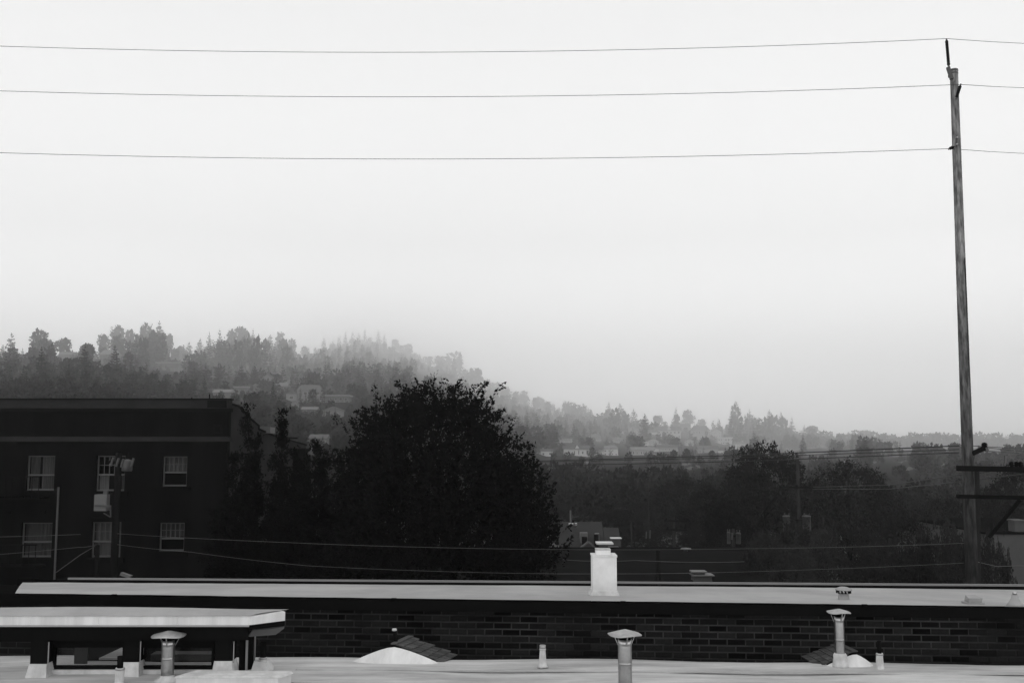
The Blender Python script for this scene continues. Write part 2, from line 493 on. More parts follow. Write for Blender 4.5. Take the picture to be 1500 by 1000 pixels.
COLS = {
    -500: [(110, 775), (160, 690), (230, 610), (300, 572), (420, 545), (650, 530)],
    0:    [(110, 775), (150, 690), (210, 615), (260, 580), (330, 552), (480, 532)],
    80:   [(110, 775), (150, 690), (210, 615), (260, 580), (340, 552), (520, 534)],
    140:  [(110, 775), (150, 690), (210, 615), (270, 580), (360, 552), (600, 528)],
    220:  [(110, 775), (150, 690), (220, 618), (300, 580), (420, 550), (700, 518)],
    270:  [(110, 775), (155, 690), (230, 620), (310, 585), (440, 556), (740, 528)],
    350:  [(110, 775), (160, 690), (240, 622), (330, 588), (480, 562), (800, 528)],
    430:  [(110, 775), (170, 690), (260, 626), (370, 592), (560, 564), (1000, 532)],
    480:  [(110, 775), (180, 690), (280, 630), (430, 585), (750, 550), (1700, 512)],
    540:  [(110, 775), (180, 690), (280, 630), (430, 585), (750, 548), (1900, 503)],
    590:  [(110, 775), (185, 692), (290, 634), (450, 588), (800, 552), (1950, 520)],
    650:  [(110, 775), (190, 695), (300, 640), (480, 598), (900, 568), (2100, 545)],
    720:  [(110, 775), (195, 705), (320, 660), (520, 625), (1000, 597), (2200, 577)],
    800:  [(110, 778), (200, 718), (330, 682), (520, 652), (950, 628), (1900, 605)],
    900:  [(110, 780), (200, 726), (330, 690), (480, 668), (800, 645), (1400, 624)],
    1000: [(110, 780), (200, 728), (330, 692), (500, 668), (800, 648), (1400, 628)],
    1100: [(110, 780), (200, 728), (330, 694), (500, 674), (750, 657), (1250, 638)],
    1190: [(110, 780), (200, 730), (340, 702), (500, 684), (800, 666), (1500, 650)],
    1270: [(110, 780), (200, 730), (340, 706), (500, 690), (800, 670), (1500, 652)],
    1400: [(110, 780), (200, 735), (350, 710), (550, 692), (1000, 672), (2200, 655)],
    1550: [(110, 780), (200, 735), (350, 710), (550, 692), (1000, 672), (2500, 656)],
    2100: [(110, 780), (200, 735), (350, 710), (550, 692), (1000, 672), (2500, 656)],
}
_ck = sorted(COLS)
_ca = np.array([COLS[k] for k in _ck], dtype=float)
_cf = np.array([.82 if k < 150 else .97 if k < 440 else 1.0 for k in _ck])[:, None]
_ca[:, :, 0] = np.minimum(_ca[:, :, 0] * np.array([[1, 1, 1.15, 1.4, 1.95, 3.1] if k < 700 else [1, 1.1, 1.4, 1.9, 2.4, 3.1] if k < 1150 else [1, 1.15, 1.8, 2.8, 3.0, 3.1] for k in _ck]) * np.concatenate([np.ones((len(_ck), 1)), _cf + (1 - _cf) * .6, _cf + (1 - _cf) * .4, _cf, _cf, _cf], 1), np.array([[6000 if k < 620 else 4700 if k < 860 else 3600 if k < 1150 else 3100] for k in _ck]) * np.array([[.2, .25, .45, .7, .85, 1]]))
#          # columns x 6 x 2
def column(px):
    return np.stack([[np.interp(px, _ck, _ca[:, i, j]) for j in range(2)] for i in range(6)])
def hill_at(px, s):
    """Depth and pixel row of the slope at column px; s runs 0 (foot) .. 5 (ridge)."""
    c = column(px)
    D = float(np.exp(np.interp(s, range(6), np.log(c[:, 0]))))
    return D, min(float(np.interp(s, range(6), c[:, 1])), 650.0 + (CAM_Z - 0.6) / D * F_PX)
def hill_s(px, py):
    c = column(px)
    return float(np.interp(-py, -c[:, 1], range(6)))
g = G()
hp = list(range(-500, 2101, 20)); hs = [k / 4 for k in range(21)]
rng0 = np.random.default_rng(3)
for px in hp:
    for s in hs:
        D, py = hill_at(px, s)
        p = P(px, py, D)
        p.z += rng0.normal(0, 0.0012) * D
        if s == 0: p.z = -3
        g.v.append(tuple(p))
    D, py = hill_at(px, 5)
    p = P(px, py, D)
    g.v.append(tuple(P(px, py, D * 1.3)))
    g.v.append((p.x * 1.38, p.y * 1.38, -2))
nr = len(hs) + 2
for i in range(len(hp) - 1):
    for j in range(nr - 1):
        g.f.append((i * nr + j, (i + 1) * nr + j, (i + 1) * nr + j + 1, i * nr + j + 1))
structure('hill', g, M['soil'], True)

# ------------------------------------------------------------------ houses on the hillside
def window_part(parent, c, ax, az, w, h, nrm, depth=0.08, trim='hill_trim'):
    f = G()
    c = Vector(c); ax = Vector(ax).normalized(); az = Vector(az).normalized(); nrm = Vector(nrm).normalized()
    t = max(w * 0.12, 0.07)
    for sx in (-1, 1):
        f.obox(c + ax * sx * (w / 2 - t / 2), ax * t / 2, nrm * depth, az * h / 2)
    for sz in (-1, 1):
        f.obox(c + az * sz * (h / 2 - t / 2), ax * (w / 2 - t), nrm * (depth - 0.004), az * t / 2)
    o = part('window', f, M[trim], parent)
    part('pane', G().obox(c, ax * (w / 2 - t), nrm * (depth * 0.4), az * (h / 2 - t)), M['hill_pane'], o)
    return o
def hill_house(px, py, wpx, hpx, style, label, seed):
    """A house whose base shows at (px, py): wall, roof, windows, chimney, deck."""
    rnd = random.Random(seed)
    WALL, TRIM = (M['hill_wall'], M['hill_trim']) if px > 780 else (M['hill_wall_grey'], M['hill_trim_grey'])
    D, _ = hill_at(px, hill_s(px, py))
    b = P(px, py, D)
    w, h = S(wpx * .86, D), S(hpx * .9, D)
    d = w * 0.7
    t = thing('hillside_house', label, 'house', b, 'houses on the misty hillside')
    x0, x1, y0, y1, z0 = b.x - w / 2, b.x + w / 2, b.y, b.y + d, b.z - 3
    rh = h * (0.35 if style != 'flat' else 0.14)
    ze = b.z + h - rh
    part('wall', G().box(x0, x1, y0, y1, z0, ze), WALL, t)
    ov = w * 0.05
    r = G()
    th = 0.25
    if style == 'gable':            # gable end faces the valley
        A, Bq, Cq = Vector((x0 - ov, y0 - ov, ze)), Vector((x1 + ov, y0 - ov, ze)), Vector((b.x, y0 - ov, ze + rh))
        dy = Vector((0, d + 2 * ov, 0))
        for e in (A, Bq):
            up = Vector((0, 0, th))
            r.prism([e, Cq, Cq + dy, e + dy], [e + up, Cq + up, Cq + dy + up, e + dy + up])
        part('roof', r, M['hill_roof'], t)
        part('gable_wall', G().prism([(x0, y0, ze), (x1, y0, ze), (b.x, y0, ze + rh * 0.97)], [(x0, y0 + 0.3, ze), (x1, y0 + 0.3, ze), (b.x, y0 + 0.3, ze + rh * 0.97)]), WALL, t)
    elif style == 'flat':
        part('roof', r.box(x0 - ov, x1 + ov, y0 - ov * 3, y1 + ov, ze, ze + rh), TRIM, t)
    else:                           # ridge along the slope
        ym = (y0 + y1) / 2; k = w * (0.16 if style == 'hip' else 0.0)
        r.add([(x0 - ov, y0 - ov, ze), (x1 + ov, y0 - ov, ze), (x1 + ov, y1 + ov, ze), (x0 - ov, y1 + ov, ze), (x0 - ov + k, ym, ze + rh), (x1 + ov - k, ym, ze + rh)],
              [(0, 1, 5, 4), (1, 2, 5), (2, 3, 4, 5), (3, 0, 4), (0, 3, 2, 1)])
        part('roof', r, M['hill_roof'], t)
        if style == 'dormer':
            q = G(); cx = b.x + w * 0.02; dw = w * 0.2
            q.prism([(cx - dw / 2, y0 + 0.1, ze), (cx + dw / 2, y0 + 0.1, ze), (cx, y0 + 0.1, ze + rh * 0.95)], [(cx - dw / 2, ym, ze), (cx + dw / 2, ym, ze), (cx, ym, ze + rh * 0.95)])
            part('dormer', q, TRIM, t)
    fl = 2 if h > w * 0.5 and h > 7 else 1
    nw = max(2, min(6, int(round(w / 3.2))))
    hh = (ze - b.z) / fl
    for f_ in range(fl):
        for i in range(nw):
            if rnd.random() < 0.28: continue
            cx = x0 + w * (i + 0.5 + rnd.uniform(-.12, .12)) / nw
            window_part(t, (cx, y0 - 0.02, b.z + hh * (f_ + rnd.uniform(.46, .56))), (1, 0, 0), (0, 0, 1), w / nw * rnd.uniform(0.28, 0.7), hh * rnd.uniform(.38, .62), (0, -1, 0), trim='hill_trim' if px > 780 else 'hill_trim_grey')
    if rnd.random() < 0.65:                      # a lower wing to one side with a roof of its own
        sg = rnd.choice((-1, 1)); ww = w * rnd.uniform(.3, .5); wh = (ze - b.z) * rnd.uniform(.5, .8)
        wx = b.x + sg * (w / 2 + ww * .42); wy = y0 - d * rnd.uniform(.1, .3)
        part('wing_wall', G().box(wx - ww / 2, wx + ww / 2, wy, wy + d * .7, z0, b.z + wh), WALL, t)
        rr = wh * .35
        if rnd.random() < .5:
            part('wing_roof', G().prism([(wx - ww * .56, wy - .3, b.z + wh), (wx + ww * .56, wy - .3, b.z + wh), (wx, wy - .3, b.z + wh + rr)], [(wx - ww * .56, wy + d * .7, b.z + wh), (wx + ww * .56, wy + d * .7, b.z + wh), (wx, wy + d * .7, b.z + wh + rr)]), M['hill_roof'], t)
        else:
            part('wing_roof', G().prism([(wx - ww * .55, wy - .4, b.z + wh), (wx - ww * .55, wy + d * .75, b.z + wh), (wx - ww * .55, wy + d * .4, b.z + wh + rr)], [(wx + ww * .55, wy - .4, b.z + wh), (wx + ww * .55, wy + d * .75, b.z + wh), (wx + ww * .55, wy + d * .4, b.z + wh + rr)]), M['hill_roof'], t)
        window_part(t, (wx, wy - .02, b.z + wh * .5), (1, 0, 0), (0, 0, 1), ww * .4, wh * .45, (0, -1, 0), trim='hill_trim' if px > 780 else 'hill_trim_grey')
    if rnd.random() < 0.7 and style != 'flat':
        cx = b.x + w * rnd.choice((-0.3, 0.28)); cw = w * 0.035 + 0.2
        part('chimney', G().box(cx - cw, cx + cw, y0 + d * 0.55, y0 + d * 0.55 + cw * 2, ze, ze + rh * 1.35), WALL, t)
    if rnd.random() < 0.6:
        zd = b.z + hh * 0.15
        dk = G().box(x0 - w * 0.03, x1 + w * 0.03, y0 - 1.6, y0 - 0.1, zd - 0.25, zd)
        dk.box(x0 - w * 0.03, x1 + w * 0.03, y0 - 1.6, y0 - 1.5, zd + 0.85, zd + 1.0)
        for i in range(7):
            xx = x0 + w * i / 6
            dk.box(xx - 0.06, xx + 0.06, y0 - 1.59, y0 - 1.51, b.z - 2.5, zd + 0.85)
        part('deck', dk, TRIM, t)
    return (px - wpx / 2 - 3, px + wpx / 2 + 3, py - hpx, py + 1, D)

HOUSES = [
    (158, 533, 28, 24, 'hip', 'pale two storey house between dark trees near the left end of the hill crest'),
    (97, 529, 26, 16, 'side', 'dim grey house half sunk in trees on the far left crest'),
    (263, 524, 16, 20, 'gable', 'narrow gabled house at the right end of the tall left tree group'),
    (246, 542, 36, 13, 'flat', 'long low terrace house below the tall left tree group'),
    (325, 583, 30, 15, 'side', 'low house just above the parapet corner of the dark apartment building'),
    (352, 580, 22, 16, 'flat', 'flat roofed pale house with railing right of the apartment parapet corner'),
    (391, 575, 28, 30, 'gable', 'tall gabled house on the slope above the tallest columnar trees'),
    (413, 576, 18, 18, 'side', 'small boxy house joined on the right of the tall gabled one'),
    (452, 588, 40, 28, 'hip', 'largest hip roofed house on the left slope with broad decks'),
    (492, 590, 44, 13, 'flat', 'long flat roofed house with stacked horizontal eaves on left slope'),
    (431, 601, 13, 15, 'gable', 'small bright white cottage below the largest left slope house'),
    (453, 607, 26, 13, 'side', 'low grey house right of the small bright cottage'),
    (487, 612, 32, 18, 'gable', 'gabled house with pale end wall left of the big tree crown'),
    (466, 652, 30, 18, 'side', 'dim house low on the slope above the columnar shrubs'),
    (573, 524, 26, 9, 'flat', 'faint flat house in the fog on the right flank of the domed crest'),
    (640, 553, 30, 10, 'side', 'faint fogged house on the crest above the big tree'),
    (670, 563, 24, 10, 'flat', 'faint fogged house right of the one above the big tree'),
    (845, 668, 42, 18, 'dormer', 'wide house with central white gable and many windows above the power lines'),
    (801, 668, 20, 12, 'side', 'small dim house at the right edge of the big tree crown'),
    (895, 668, 24, 18, 'hip', 'dim hip roofed house right of the wide white gabled one'),
    (942, 668, 38, 15, 'side', 'low house with a row of bright windows in the middle of the slope'),
    (927, 637, 20, 15, 'gable', 'small white house left of the cluster near the right crest'),
    (980, 642, 40, 20, 'dormer', 'large white house of several storeys in the cluster near the right crest'),
    (978, 661, 34, 11, 'side', 'long dim house below the large white house'),
    (1027, 643, 28, 22, 'hip', 'tall pale house right of the large white house'),
    (1038, 666, 34, 15, 'side', 'broad pale house below the tall pale house near the right crest'),
    (1010, 652, 14, 11, 'gable', 'tiny gabled house squeezed between the pale houses near the right crest'),
    (1062, 651, 24, 12, 'flat', 'low pale house left of the tall fir group on the right crest'),
    (1085, 656, 20, 10, 'side', 'low house under the tall fir group on the right crest'),
    (872, 645, 20, 12, 'gable', 'small gabled house in the trees above the dim hip roofed house'),
    (905, 650, 16, 10, 'side', 'tiny low house left of the small white house near the right crest'),
    (957, 652, 18, 11, 'gable', 'small gabled house between the row of bright windows and the large white house'),
    (1003, 633, 20, 14, 'hip', 'pale house on the crest side of the large white house'),
    (1050, 640, 18, 13, 'gable', 'pale gabled house on the crest side of the low pale house by the firs'),
    (832, 648, 18, 10, 'side', 'faint low house in the trees above the wide white gabled house'),
    (1128, 662, 22, 11, 'side', 'low pale house below the right end of the tall fir group'),
    (1158, 666, 16, 10, 'gable', 'small gabled house behind the tip of the pointed lane tree'),
    (1240, 674, 20, 9, 'side', 'faint low house behind the broad round headed lane tree'),
    (1196, 668, 22, 11, 'side', 'faint grey house right of the tall fir group'),
    (1292, 689, 20, 10, 'gable', 'faint gabled house above the round dark trees left of the utility pole'),
    (1318, 684, 16, 9, 'hip', 'faintest small house left of the utility pole'),
]
house_boxes = [hill_house(*h[:5], h[5], 100 + i) for i, h in enumerate(HOUSES)]

# ------------------------------------------------------------------ trees on the hillside
def array_mesh(name, Q, m):
    me = quad_mesh(name, Q); me.materials.append(m); return me
CON_Q = [conifer(10 + i, 15, 6, 4, random.uniform(0.8, 1.15)) for i in range(6)]
BRO_Q = [blobtree(30 + i) for i in range(6)]
CON_LOW = [conifer(60 + i, 11, 5, 3, random.uniform(0.8, 1.1)) for i in range(4)]
BRO_LOW = [blobtree(80 + i, 150, 0.17) for i in range(4)]
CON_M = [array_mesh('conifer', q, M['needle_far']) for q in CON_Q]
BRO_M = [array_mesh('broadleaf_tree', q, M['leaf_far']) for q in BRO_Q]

hr = random.Random(11)
trees = []            # (kind, px, base py, D, height px, width px)
def blocked(px, top, bot, w, D):
    for a, b, c, d, Dh in house_boxes:
        if D < Dh + 4 and px + w * 0.3 > a and px - w * 0.3 < b and top < c + (d - c) * 0.62 and bot > c:
            return True
    return False
RIDGE = [  # silhouettes on the crest: px, top py, width px, kind, depth share
    (3, 504, 18, 'c'), (15, 487, 26, 'c'), (32, 510, 18, 'c'), (57, 484, 42, 'b'), (92, 496, 34, 'b'), (150, 490, 24, 'b'), (172, 479, 36, 'b'),
    (190, 484, 26, 'b'), (212, 476, 36, 'b'), (232, 470, 34, 'c'), (248, 490, 20, 'b'), (276, 500, 20, 'c'), (292, 494, 20, 'c'), (306, 486, 22, 'c'), (321, 481, 22, 'c'),
    (338, 484, 30, 'b'), (354, 479, 34, 'b'), (369, 481, 22, 'c'), (395, 489, 26, 'c'), (409, 488, 26, 'b'), (426, 497, 26, 'b'), (446, 508, 22, 'b'), (462, 508, 16, 'c'),
    (474, 492, 13, 'c'), (487, 498, 13, 'c'), (497, 490, 13, 'c'), (506, 486, 14, 'c'), (516, 481, 12, 'c'), (526, 486, 14, 'c'), (534, 483, 12, 'c'), (544, 491, 12, 'c'), (554, 482, 14, 'c'), (563, 488, 13, 'c'), (578, 497, 22, 'b'),
    (600, 512, 14, 'b'), (615, 517, 14, 'c'), (630, 522, 16, 'b'), (648, 526, 14, 'b'), (665, 523, 20, 'c'), (682, 541, 18, 'b'), (700, 546, 18, 'b'), (715, 558, 16, 'b'),
    (728, 564, 12, 'c'), (742, 569, 14, 'b'), (756, 573, 14, 'b'), (770, 580, 14, 'c'), (785, 583, 16, 'b'), (803, 588, 18, 'b'), (818, 596, 14, 'c'), (832, 592, 14, 'c'), (850, 596, 16, 'b'), (865, 598, 22, 'c'),
    (893, 589, 30, 'c'), (909, 590, 30, 'c'), (928, 598, 22, 'c'), (946, 607, 20, 'c'), (962, 609, 26, 'b'), (991, 596, 16, 'c'), (1008, 601, 30, 'b'), (1028, 614, 20, 'b'), (1045, 615, 14, 'c'), (1054, 612, 16, 'c'),
    (1078, 587, 32, 'c'), (1099, 598, 28, 'c'), (1127, 600, 26, 'c'), (1145, 603, 24, 'c'), (1160, 611, 22, 'c'), (1178, 622, 22, 'c'), (1196, 634, 16, 'b'), (1213, 637, 14, 'c'), (1228, 638, 16, 'b'), (1243, 632, 18, 'c'), (1268, 631, 36, 'b'),
    (1292, 640, 14, 'c'), (1308, 640, 16, 'b'), (1324, 641, 14, 'c'), (1340, 643, 16, 'b'), (1356, 642, 14, 'c'), (1372, 644, 14, 'b'), (1388, 642, 12, 'c'), (1404, 645, 14, 'b'), (1420, 644, 12, 'c'), (1440, 645, 16, 'b'), (1460, 644, 14, 'c'), (1480, 645, 14, 'b'), (1498, 644, 14, 'c'),
]
FILL = []
for q in range(120):                     # loose trees along the long falling crest
    x_ = hr.uniform(585, 870) if q < 70 else hr.uniform(1185, 1520)
    rt = np.interp(x_, [r[0] for r in RIDGE], [r[1] for r in RIDGE])
    D, py = hill_at(x_, 5)
    h_ = py - rt + hr.uniform(-6, 7)
    if h_ < 7: h_ = hr.uniform(7, 14)
    kd = 'c' if hr.random() < .5 else 'b'
    FILL.append((kd, x_, py + 1, D * hr.uniform(.9, 1.2), h_, h_ * (hr.uniform(.35, .6) if kd == 'c' else hr.uniform(.6, 1.4))))
for px, top, w, kd in RIDGE:
    D, py = hill_at(px, 5)
    D *= hr.uniform(1.0, 1.16)
    trees.append((kd, px, py + 2, D, py + 2 - top, w))
NR = len(RIDGE)
for px in range(-20, 1530, 5):          # the wood between and before the crest trees
    for s_ in (hr.uniform(4.75, 5), hr.uniform(4.3, 4.8)):
        x_ = px + hr.uniform(-3, 3)
        D, py = hill_at(x_, s_)
        rt = np.interp(x_, [r[0] for r in RIDGE], [r[1] for r in RIDGE])
        h_ = py - (rt + hr.uniform(9, 24))
        if h_ < 6: continue
        kd = 'c' if hr.random() < (.75 if 470 < px < 570 or 1060 < px < 1190 else .45) else 'b'
        w_ = min(h_ * (hr.uniform(.4, .55) if kd == 'c' else hr.uniform(.7, 1)), 26)
        if blocked(x_, py - h_, py, w_, D): continue
        FILL.append((kd, x_, py, D, h_, w_))
for px, top, w, kd, s in [(124, 505, 34, 'c', 3.7), (60, 508, 34, 'c', 3.5), (166, 505, 30, 'c', 3.8), (100, 545, 30, 'c', 3.0), (205, 540, 30, 'c', 3.2), (300, 535, 34, 'c', 3.6), (505, 527, 26, 'c', 3.9), (524, 534, 26, 'c', 3.8),
                          (775, 617, 18, 'c', 3.4), (945, 606, 26, 'c', 3.9), (996, 676, 26, 'c', 1.6), (400, 558, 16, 'c', 2.6), (1262, 641, 40, 'b', 4.1), (470, 540, 20, 'c', 4.0), (1110, 620, 40, 'c', 4.3), (350, 505, 60, 'b', 4.6), (325, 510, 40, 'b', 4.5), (230, 500, 50, 'b', 4.5)]:
    D, py = hill_at(px, s)
    trees.append((kd, px, py, D, py - top, w))
for px in range(1150, 1560, 4):
    for s_ in (1.3, 1.7, 2.1, 2.6, 3.0, 3.4, 3.8, 4.1, 4.4, 4.7, 4.9):
        x_ = px + hr.uniform(-4, 4)
        D, py = hill_at(x_, s_ + hr.uniform(-.2, .2))
        h_ = hr.uniform(6, 22) if s_ > 4 else hr.uniform(9, 16) if s_ > 2.5 else hr.uniform(14, 26)
        if py - h_ < (632 if s_ > 4 else 660): h_ = py - hr.uniform(634, 648) if s_ > 4 else py - hr.uniform(660, 674)
        if h_ < 3: continue
        kd = 'c' if hr.random() < .4 else 'b'
        w_ = h_ * (.5 if kd == 'c' else hr.uniform(.9, 1.2))
        if not blocked(x_, py - h_, py, w_, D): FILL.append((kd, x_, py, D, h_, w_))
for (hpx_, hpy_, hw_, hh_, *_r) in HOUSES:
    Dh, _ = hill_at(hpx_, hill_s(hpx_, hpy_))
    for q in range(5 if hpx_ < 780 else 2):
        x_ = hpx_ + hr.uniform(-.62, .62) * hw_
        th_ = hh_ * hr.uniform(.35, .85) + 4
        kd = 'c' if hr.random() < .4 else 'b'
        D_ = Dh * hr.uniform(.93, .97)
        FILL.append((kd, x_, hpy_ + 5, D_, th_ * (1.2 if kd == 'c' else .9), th_ * (.45 if kd == 'c' else .85)))
trees += FILL
n_try = 0
while n_try < 6500:
    n_try += 1
    px = hr.uniform(-160, 1640)
    c = column(px)
    py = hr.uniform(c[5, 1], min(c[0, 1], 770))
    s = hill_s(px, py)
    D, py = hill_at(px, s)
    near = max(0.0, 1 - (s / 5))
    kd = 'c' if hr.random() < 0.42 else 'b'
    far = min(1.0, 900 / D)
    hpx_ = (hr.uniform(20, 40) if kd == 'c' else hr.uniform(16, 30)) * (0.45 + 0.55 * far)
    hpx_ = max(hpx_, 5.0 / D * F_PX)
    if s > 4.2: hpx_ *= 0.8
    w = hpx_ * (hr.uniform(0.42, 0.62) if kd == 'c' else hr.uniform(0.8, 1.15))
    if D < 420 and px > 720:
        hpx_ = hr.uniform(22, 50); w = hpx_ * (hr.uniform(.4, .55) if kd == 'c' else hr.uniform(.75, 1.05))
        if py - hpx_ < (hr.uniform(674, 690) if px < 1170 else hr.uniform(696, 716)) or hr.random() < .35: continue
    top = py - hpx_
    ridge_top = np.interp(px, [r[0] for r in RIDGE], [r[1] for r in RIDGE])
    if top < ridge_top + 5: continue
    if blocked(px, top, py, w, D): continue
    trees.append((kd, px, py, D, hpx_, w))
OWN = {15: 'sharp pointed conifer standing highest at the left end of the hill crest', 57: 'large round tree on the far left of the hill crest', 232: 'tallest tree of the crest above the apartment building',
       665: 'pointed conifer alone on the crest slope above the big leafy tree', 1078: 'tallest fir on the right hill crest', 1268: 'round dark tree on the low crest left of the utility pole',
       354: 'highest round tree of the crest above the columnar trees', 1008: 'round tree above the white house cluster on the right crest'}
ridge_set = set(trees[:len(RIDGE)])
rid = set(range(len(RIDGE) + 18))
for kd, name, meshes, low, label, grp in (
        ('c', 'conifer', CON_M, CON_LOW, 'dark pointed conifer standing among others on the misty wooded hill', 'conifers on the misty hill'),
        ('b', 'broadleaf_tree', BRO_M, BRO_LOW, 'dark round headed broadleaf tree among others on the misty wooded hill', 'broadleaf trees on the misty hill')):
    L = [(i not in rid, -t[4] * t[5], t) for i, t in enumerate(trees) if t[0] == kd]
    L.sort(key=lambda q: (q[0], q[1]))
    rest = []
    for i, (_, _, (k_, px, py, D, hp_, w)) in enumerate(L):
        b = P(px, py, D)
        H, W = S(hp_, D), S(w, D)
        if i < 298:
            o = bpy.data.objects.new(name, meshes[hr.randrange(6)])
            C.objects.link(o)
            o.location = b; o.rotation_euler = (hr.uniform(-.03, .03), hr.uniform(-.03, .03), hr.uniform(0, 6.28)); o.scale = (W, W, H * 1.03)
            crest = (kd, px, py, D, hp_, w) in ridge_set
            zone = next(z_ for lim, z_ in ((340, 'above the apartment building'), (515, 'above the columnar trees'), (800, 'above and beside the big leafy tree'),
                                           (1060, 'between the leafy tree and the firs'), (1395, 'between the firs and the utility pole'), (9999, 'right of the utility pole')) if px < lim)
            what = 'pointed conifer' if kd == 'c' else 'broadleaf tree'
            own = OWN.get(px) if crest else None
            if own: tag(o, own, 'tree', grp)
            else:
                where = ('on the misty hill crest ' if crest else 'on the misty hill slope ') + zone
                tag(o, what + ' ' + where, 'tree', what + 's ' + where)
        else:
            a = hr.uniform(0, 6.28); ca, sa = math.cos(a), math.sin(a)
            q = low[hr.randrange(4)]
            rest.append(np.stack([(q[..., 0] * ca - q[..., 1] * sa) * W + b.x, (q[..., 0] * sa + q[..., 1] * ca) * W + b.y, q[..., 2] * H + b.z], -1))
    if rest:
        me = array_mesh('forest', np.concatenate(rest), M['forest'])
        o = bpy.data.objects.new('conifer_forest' if kd == 'c' else 'broadleaf_forest', me)
        C.objects.link(o)
        tag(o, 'misty mass of %s woodland covering the far hillside' % ('conifer' if kd == 'c' else 'broadleaf'), 'forest', None, 'stuff')

# ------------------------------------------------------------------ brick neighbour building
NB_Z = CAM_Z - 1.905
def wall_y(x): return 12.45 - 0.0745 * x
WU = Vector((1, -0.0745, 0)).normalized()            # along the wall
WN = Vector((-0.0745, -1, 0)).normalized()           # out of the wall, towards the camera
WO = Vector((0, 12.45, 0))
def W(u, out, z): 
    p = WO + WU * u + WN * out; return Vector((p.x, p.y, z))
nb = thing('brick_building', 'low black brick building with white membrane roof and white chimney', 'building', WO + Vector((0, 2, 0)))
UL, UR = -9.5, 9.0
part('wall', G().prism([W(UL, 0, 0), W(UR, 0, 0), W(UR, -0.3, 0), W(UL, -0.3, 0)], [W(UL, 0, NB_Z - 0.105), W(UR, 0, NB_Z - 0.105), W(UR, -0.3, NB_Z - 0.105), W(UL, -0.3, NB_Z - 0.105)]), M['mortar'], nb)
def brick_mesh(seed):
    rn = random.Random(seed)
    l, h, d = 0.201, 0.061, 0.05
    vs_ = []
    for z in (-h / 2, h / 2):
        for (x, y) in ((0, -0.018), (l, -0.018), (l, d - 0.02), (0, d - 0.02)):
            vs_.append((x, y, z))
    ch = 0.004
    fv = [(ch, -0.022), (l - ch, -0.022)]
    v2 = list(vs_)
    base = len(v2)
    for z in (-h / 2 + ch, h / 2 - ch):
        for x, y in fv:
            v2.append((x + rn.uniform(-.003, .003), y - 0.004 + rn.uniform(-.002, .002), z + rn.uniform(-.002, .002)))
    f = [(4, 5, 6, 7), (3, 2, 1, 0), (1, 2, 6, 5), (0, 4, 7, 3), (0, 1, base + 1, base), (1, 5, base + 3, base + 1), (5, 4, base + 2, base + 3), (4, 0, base, base + 2), (base, base + 1, base + 3, base + 2)]
    me = bpy.data.meshes.new('brick'); me.from_pydata(v2, [], f); me.materials.append(M['brick'])
    return me
BRM = [brick_mesh(i) for i in range(8)]
ang = math.atan2(WU.y, WU.x)
rb_ = random.Random(5)
ROWH, BL = 0.0785, 0.2165
n_brick, gs = 0, G()
rows = int(1.05 / ROWH)
for r_ in range(rows):
    z = NB_Z - 0.105 - ROWH * (r_ + 0.5)
    off = (r_ % 2) * BL / 2 + rb_.uniform(-0.012, 0.012)
    k0 = int((UL) / BL)
    for k in range(k0, int(UR / BL)):
        u = k * BL + off
        p = W(u, 0.0, z)
        seen = -2.75 < p.x < 6.25 and r_ < 8
        if seen and n_brick < 298:
            o = bpy.data.objects.new('brick', BRM[rb_.randrange(8)])
            C.objects.link(o); o.parent = nb
            o.location = p - ORG[nb.name] + WN * (-0.014 + rb_.uniform(-0.004, 0.004)); o.rotation_euler = (0, 0, ang + rb_.uniform(-.006, .006))
            n_brick += 1
        else:
            gs.obox(p + WU * 0.1005, WU * 0.1005, WN * (0.008 + rb_.uniform(-.004, .004)), Vector((0, 0, 0.0305)))
bs = part('brick_course', gs, M['brick'], nb)
bs['kind'] = 'stuff'
# black coping along the near edge, membrane falling gently away, thin black rear gutter with a light lip
part('coping', G().prism([W(UL, 0.10, NB_Z - 0.125), W(UR, 0.10, NB_Z - 0.125), W(UR, 0.002, NB_Z - 0.103), W(UL, 0.002, NB_Z - 0.103)],
                         [W(UL, 0.075, NB_Z + .019), W(UR, 0.075, NB_Z - 0.012), W(UR, 0.002, NB_Z - 0.012), W(UL, 0.002, NB_Z + .019)]), M['coping'], nb)
part('nailer', G().prism([W(UL, -0.002, NB_Z - 0.103), W(UR, -0.002, NB_Z - 0.103), W(UR, -0.2, NB_Z - 0.103), W(UL, -0.2, NB_Z - 0.103)],
                         [W(UL, -0.002, NB_Z + .016), W(UR, -0.002, NB_Z - 0.015), W(UR, -0.2, NB_Z - 0.04), W(UL, -0.2, NB_Z - 0.02)]), M['darktrim'], nb)
for u_ in (-5.0, -1.45, 1.35, 4.2):
    part('coping_clip', G().obox(W(u_, 0.085, NB_Z - .004 + .0017 * (9 - u_)), WU * .03, WN * .03, Vector((0, 0, .012))), M['coping'], nb)
RD, RZ = 4.3, NB_Z - 0.40
def tilt(u): return 0.0017 * (9 - u)
def RF(u, t, dz=0.0):                                   # a point on the falling roof, t = 0 front edge .. 1 rear edge
    return W(u, -(-0.06 + (RD + 0.06) * t), NB_Z + 0.004 + tilt(u) * (1 - t) - 0.004 * t * max(0, 4 - u) + (RZ - NB_Z) * t + dz)
g = G()
nu, nv = 60, 6
for j in range(nv + 1):
    t = j / nv
    ul = -6.30 + (-8.72 + 6.30) * t
    for i in range(nu + 1):
        u = ul + (8.8 - ul) * i / nu
        g.v.append(tuple(RF(u, t, 0.012 * math.sin(u * 1.7 + t * 3) * t * (1 - t) * 4 + random.uniform(-.002, .002))))
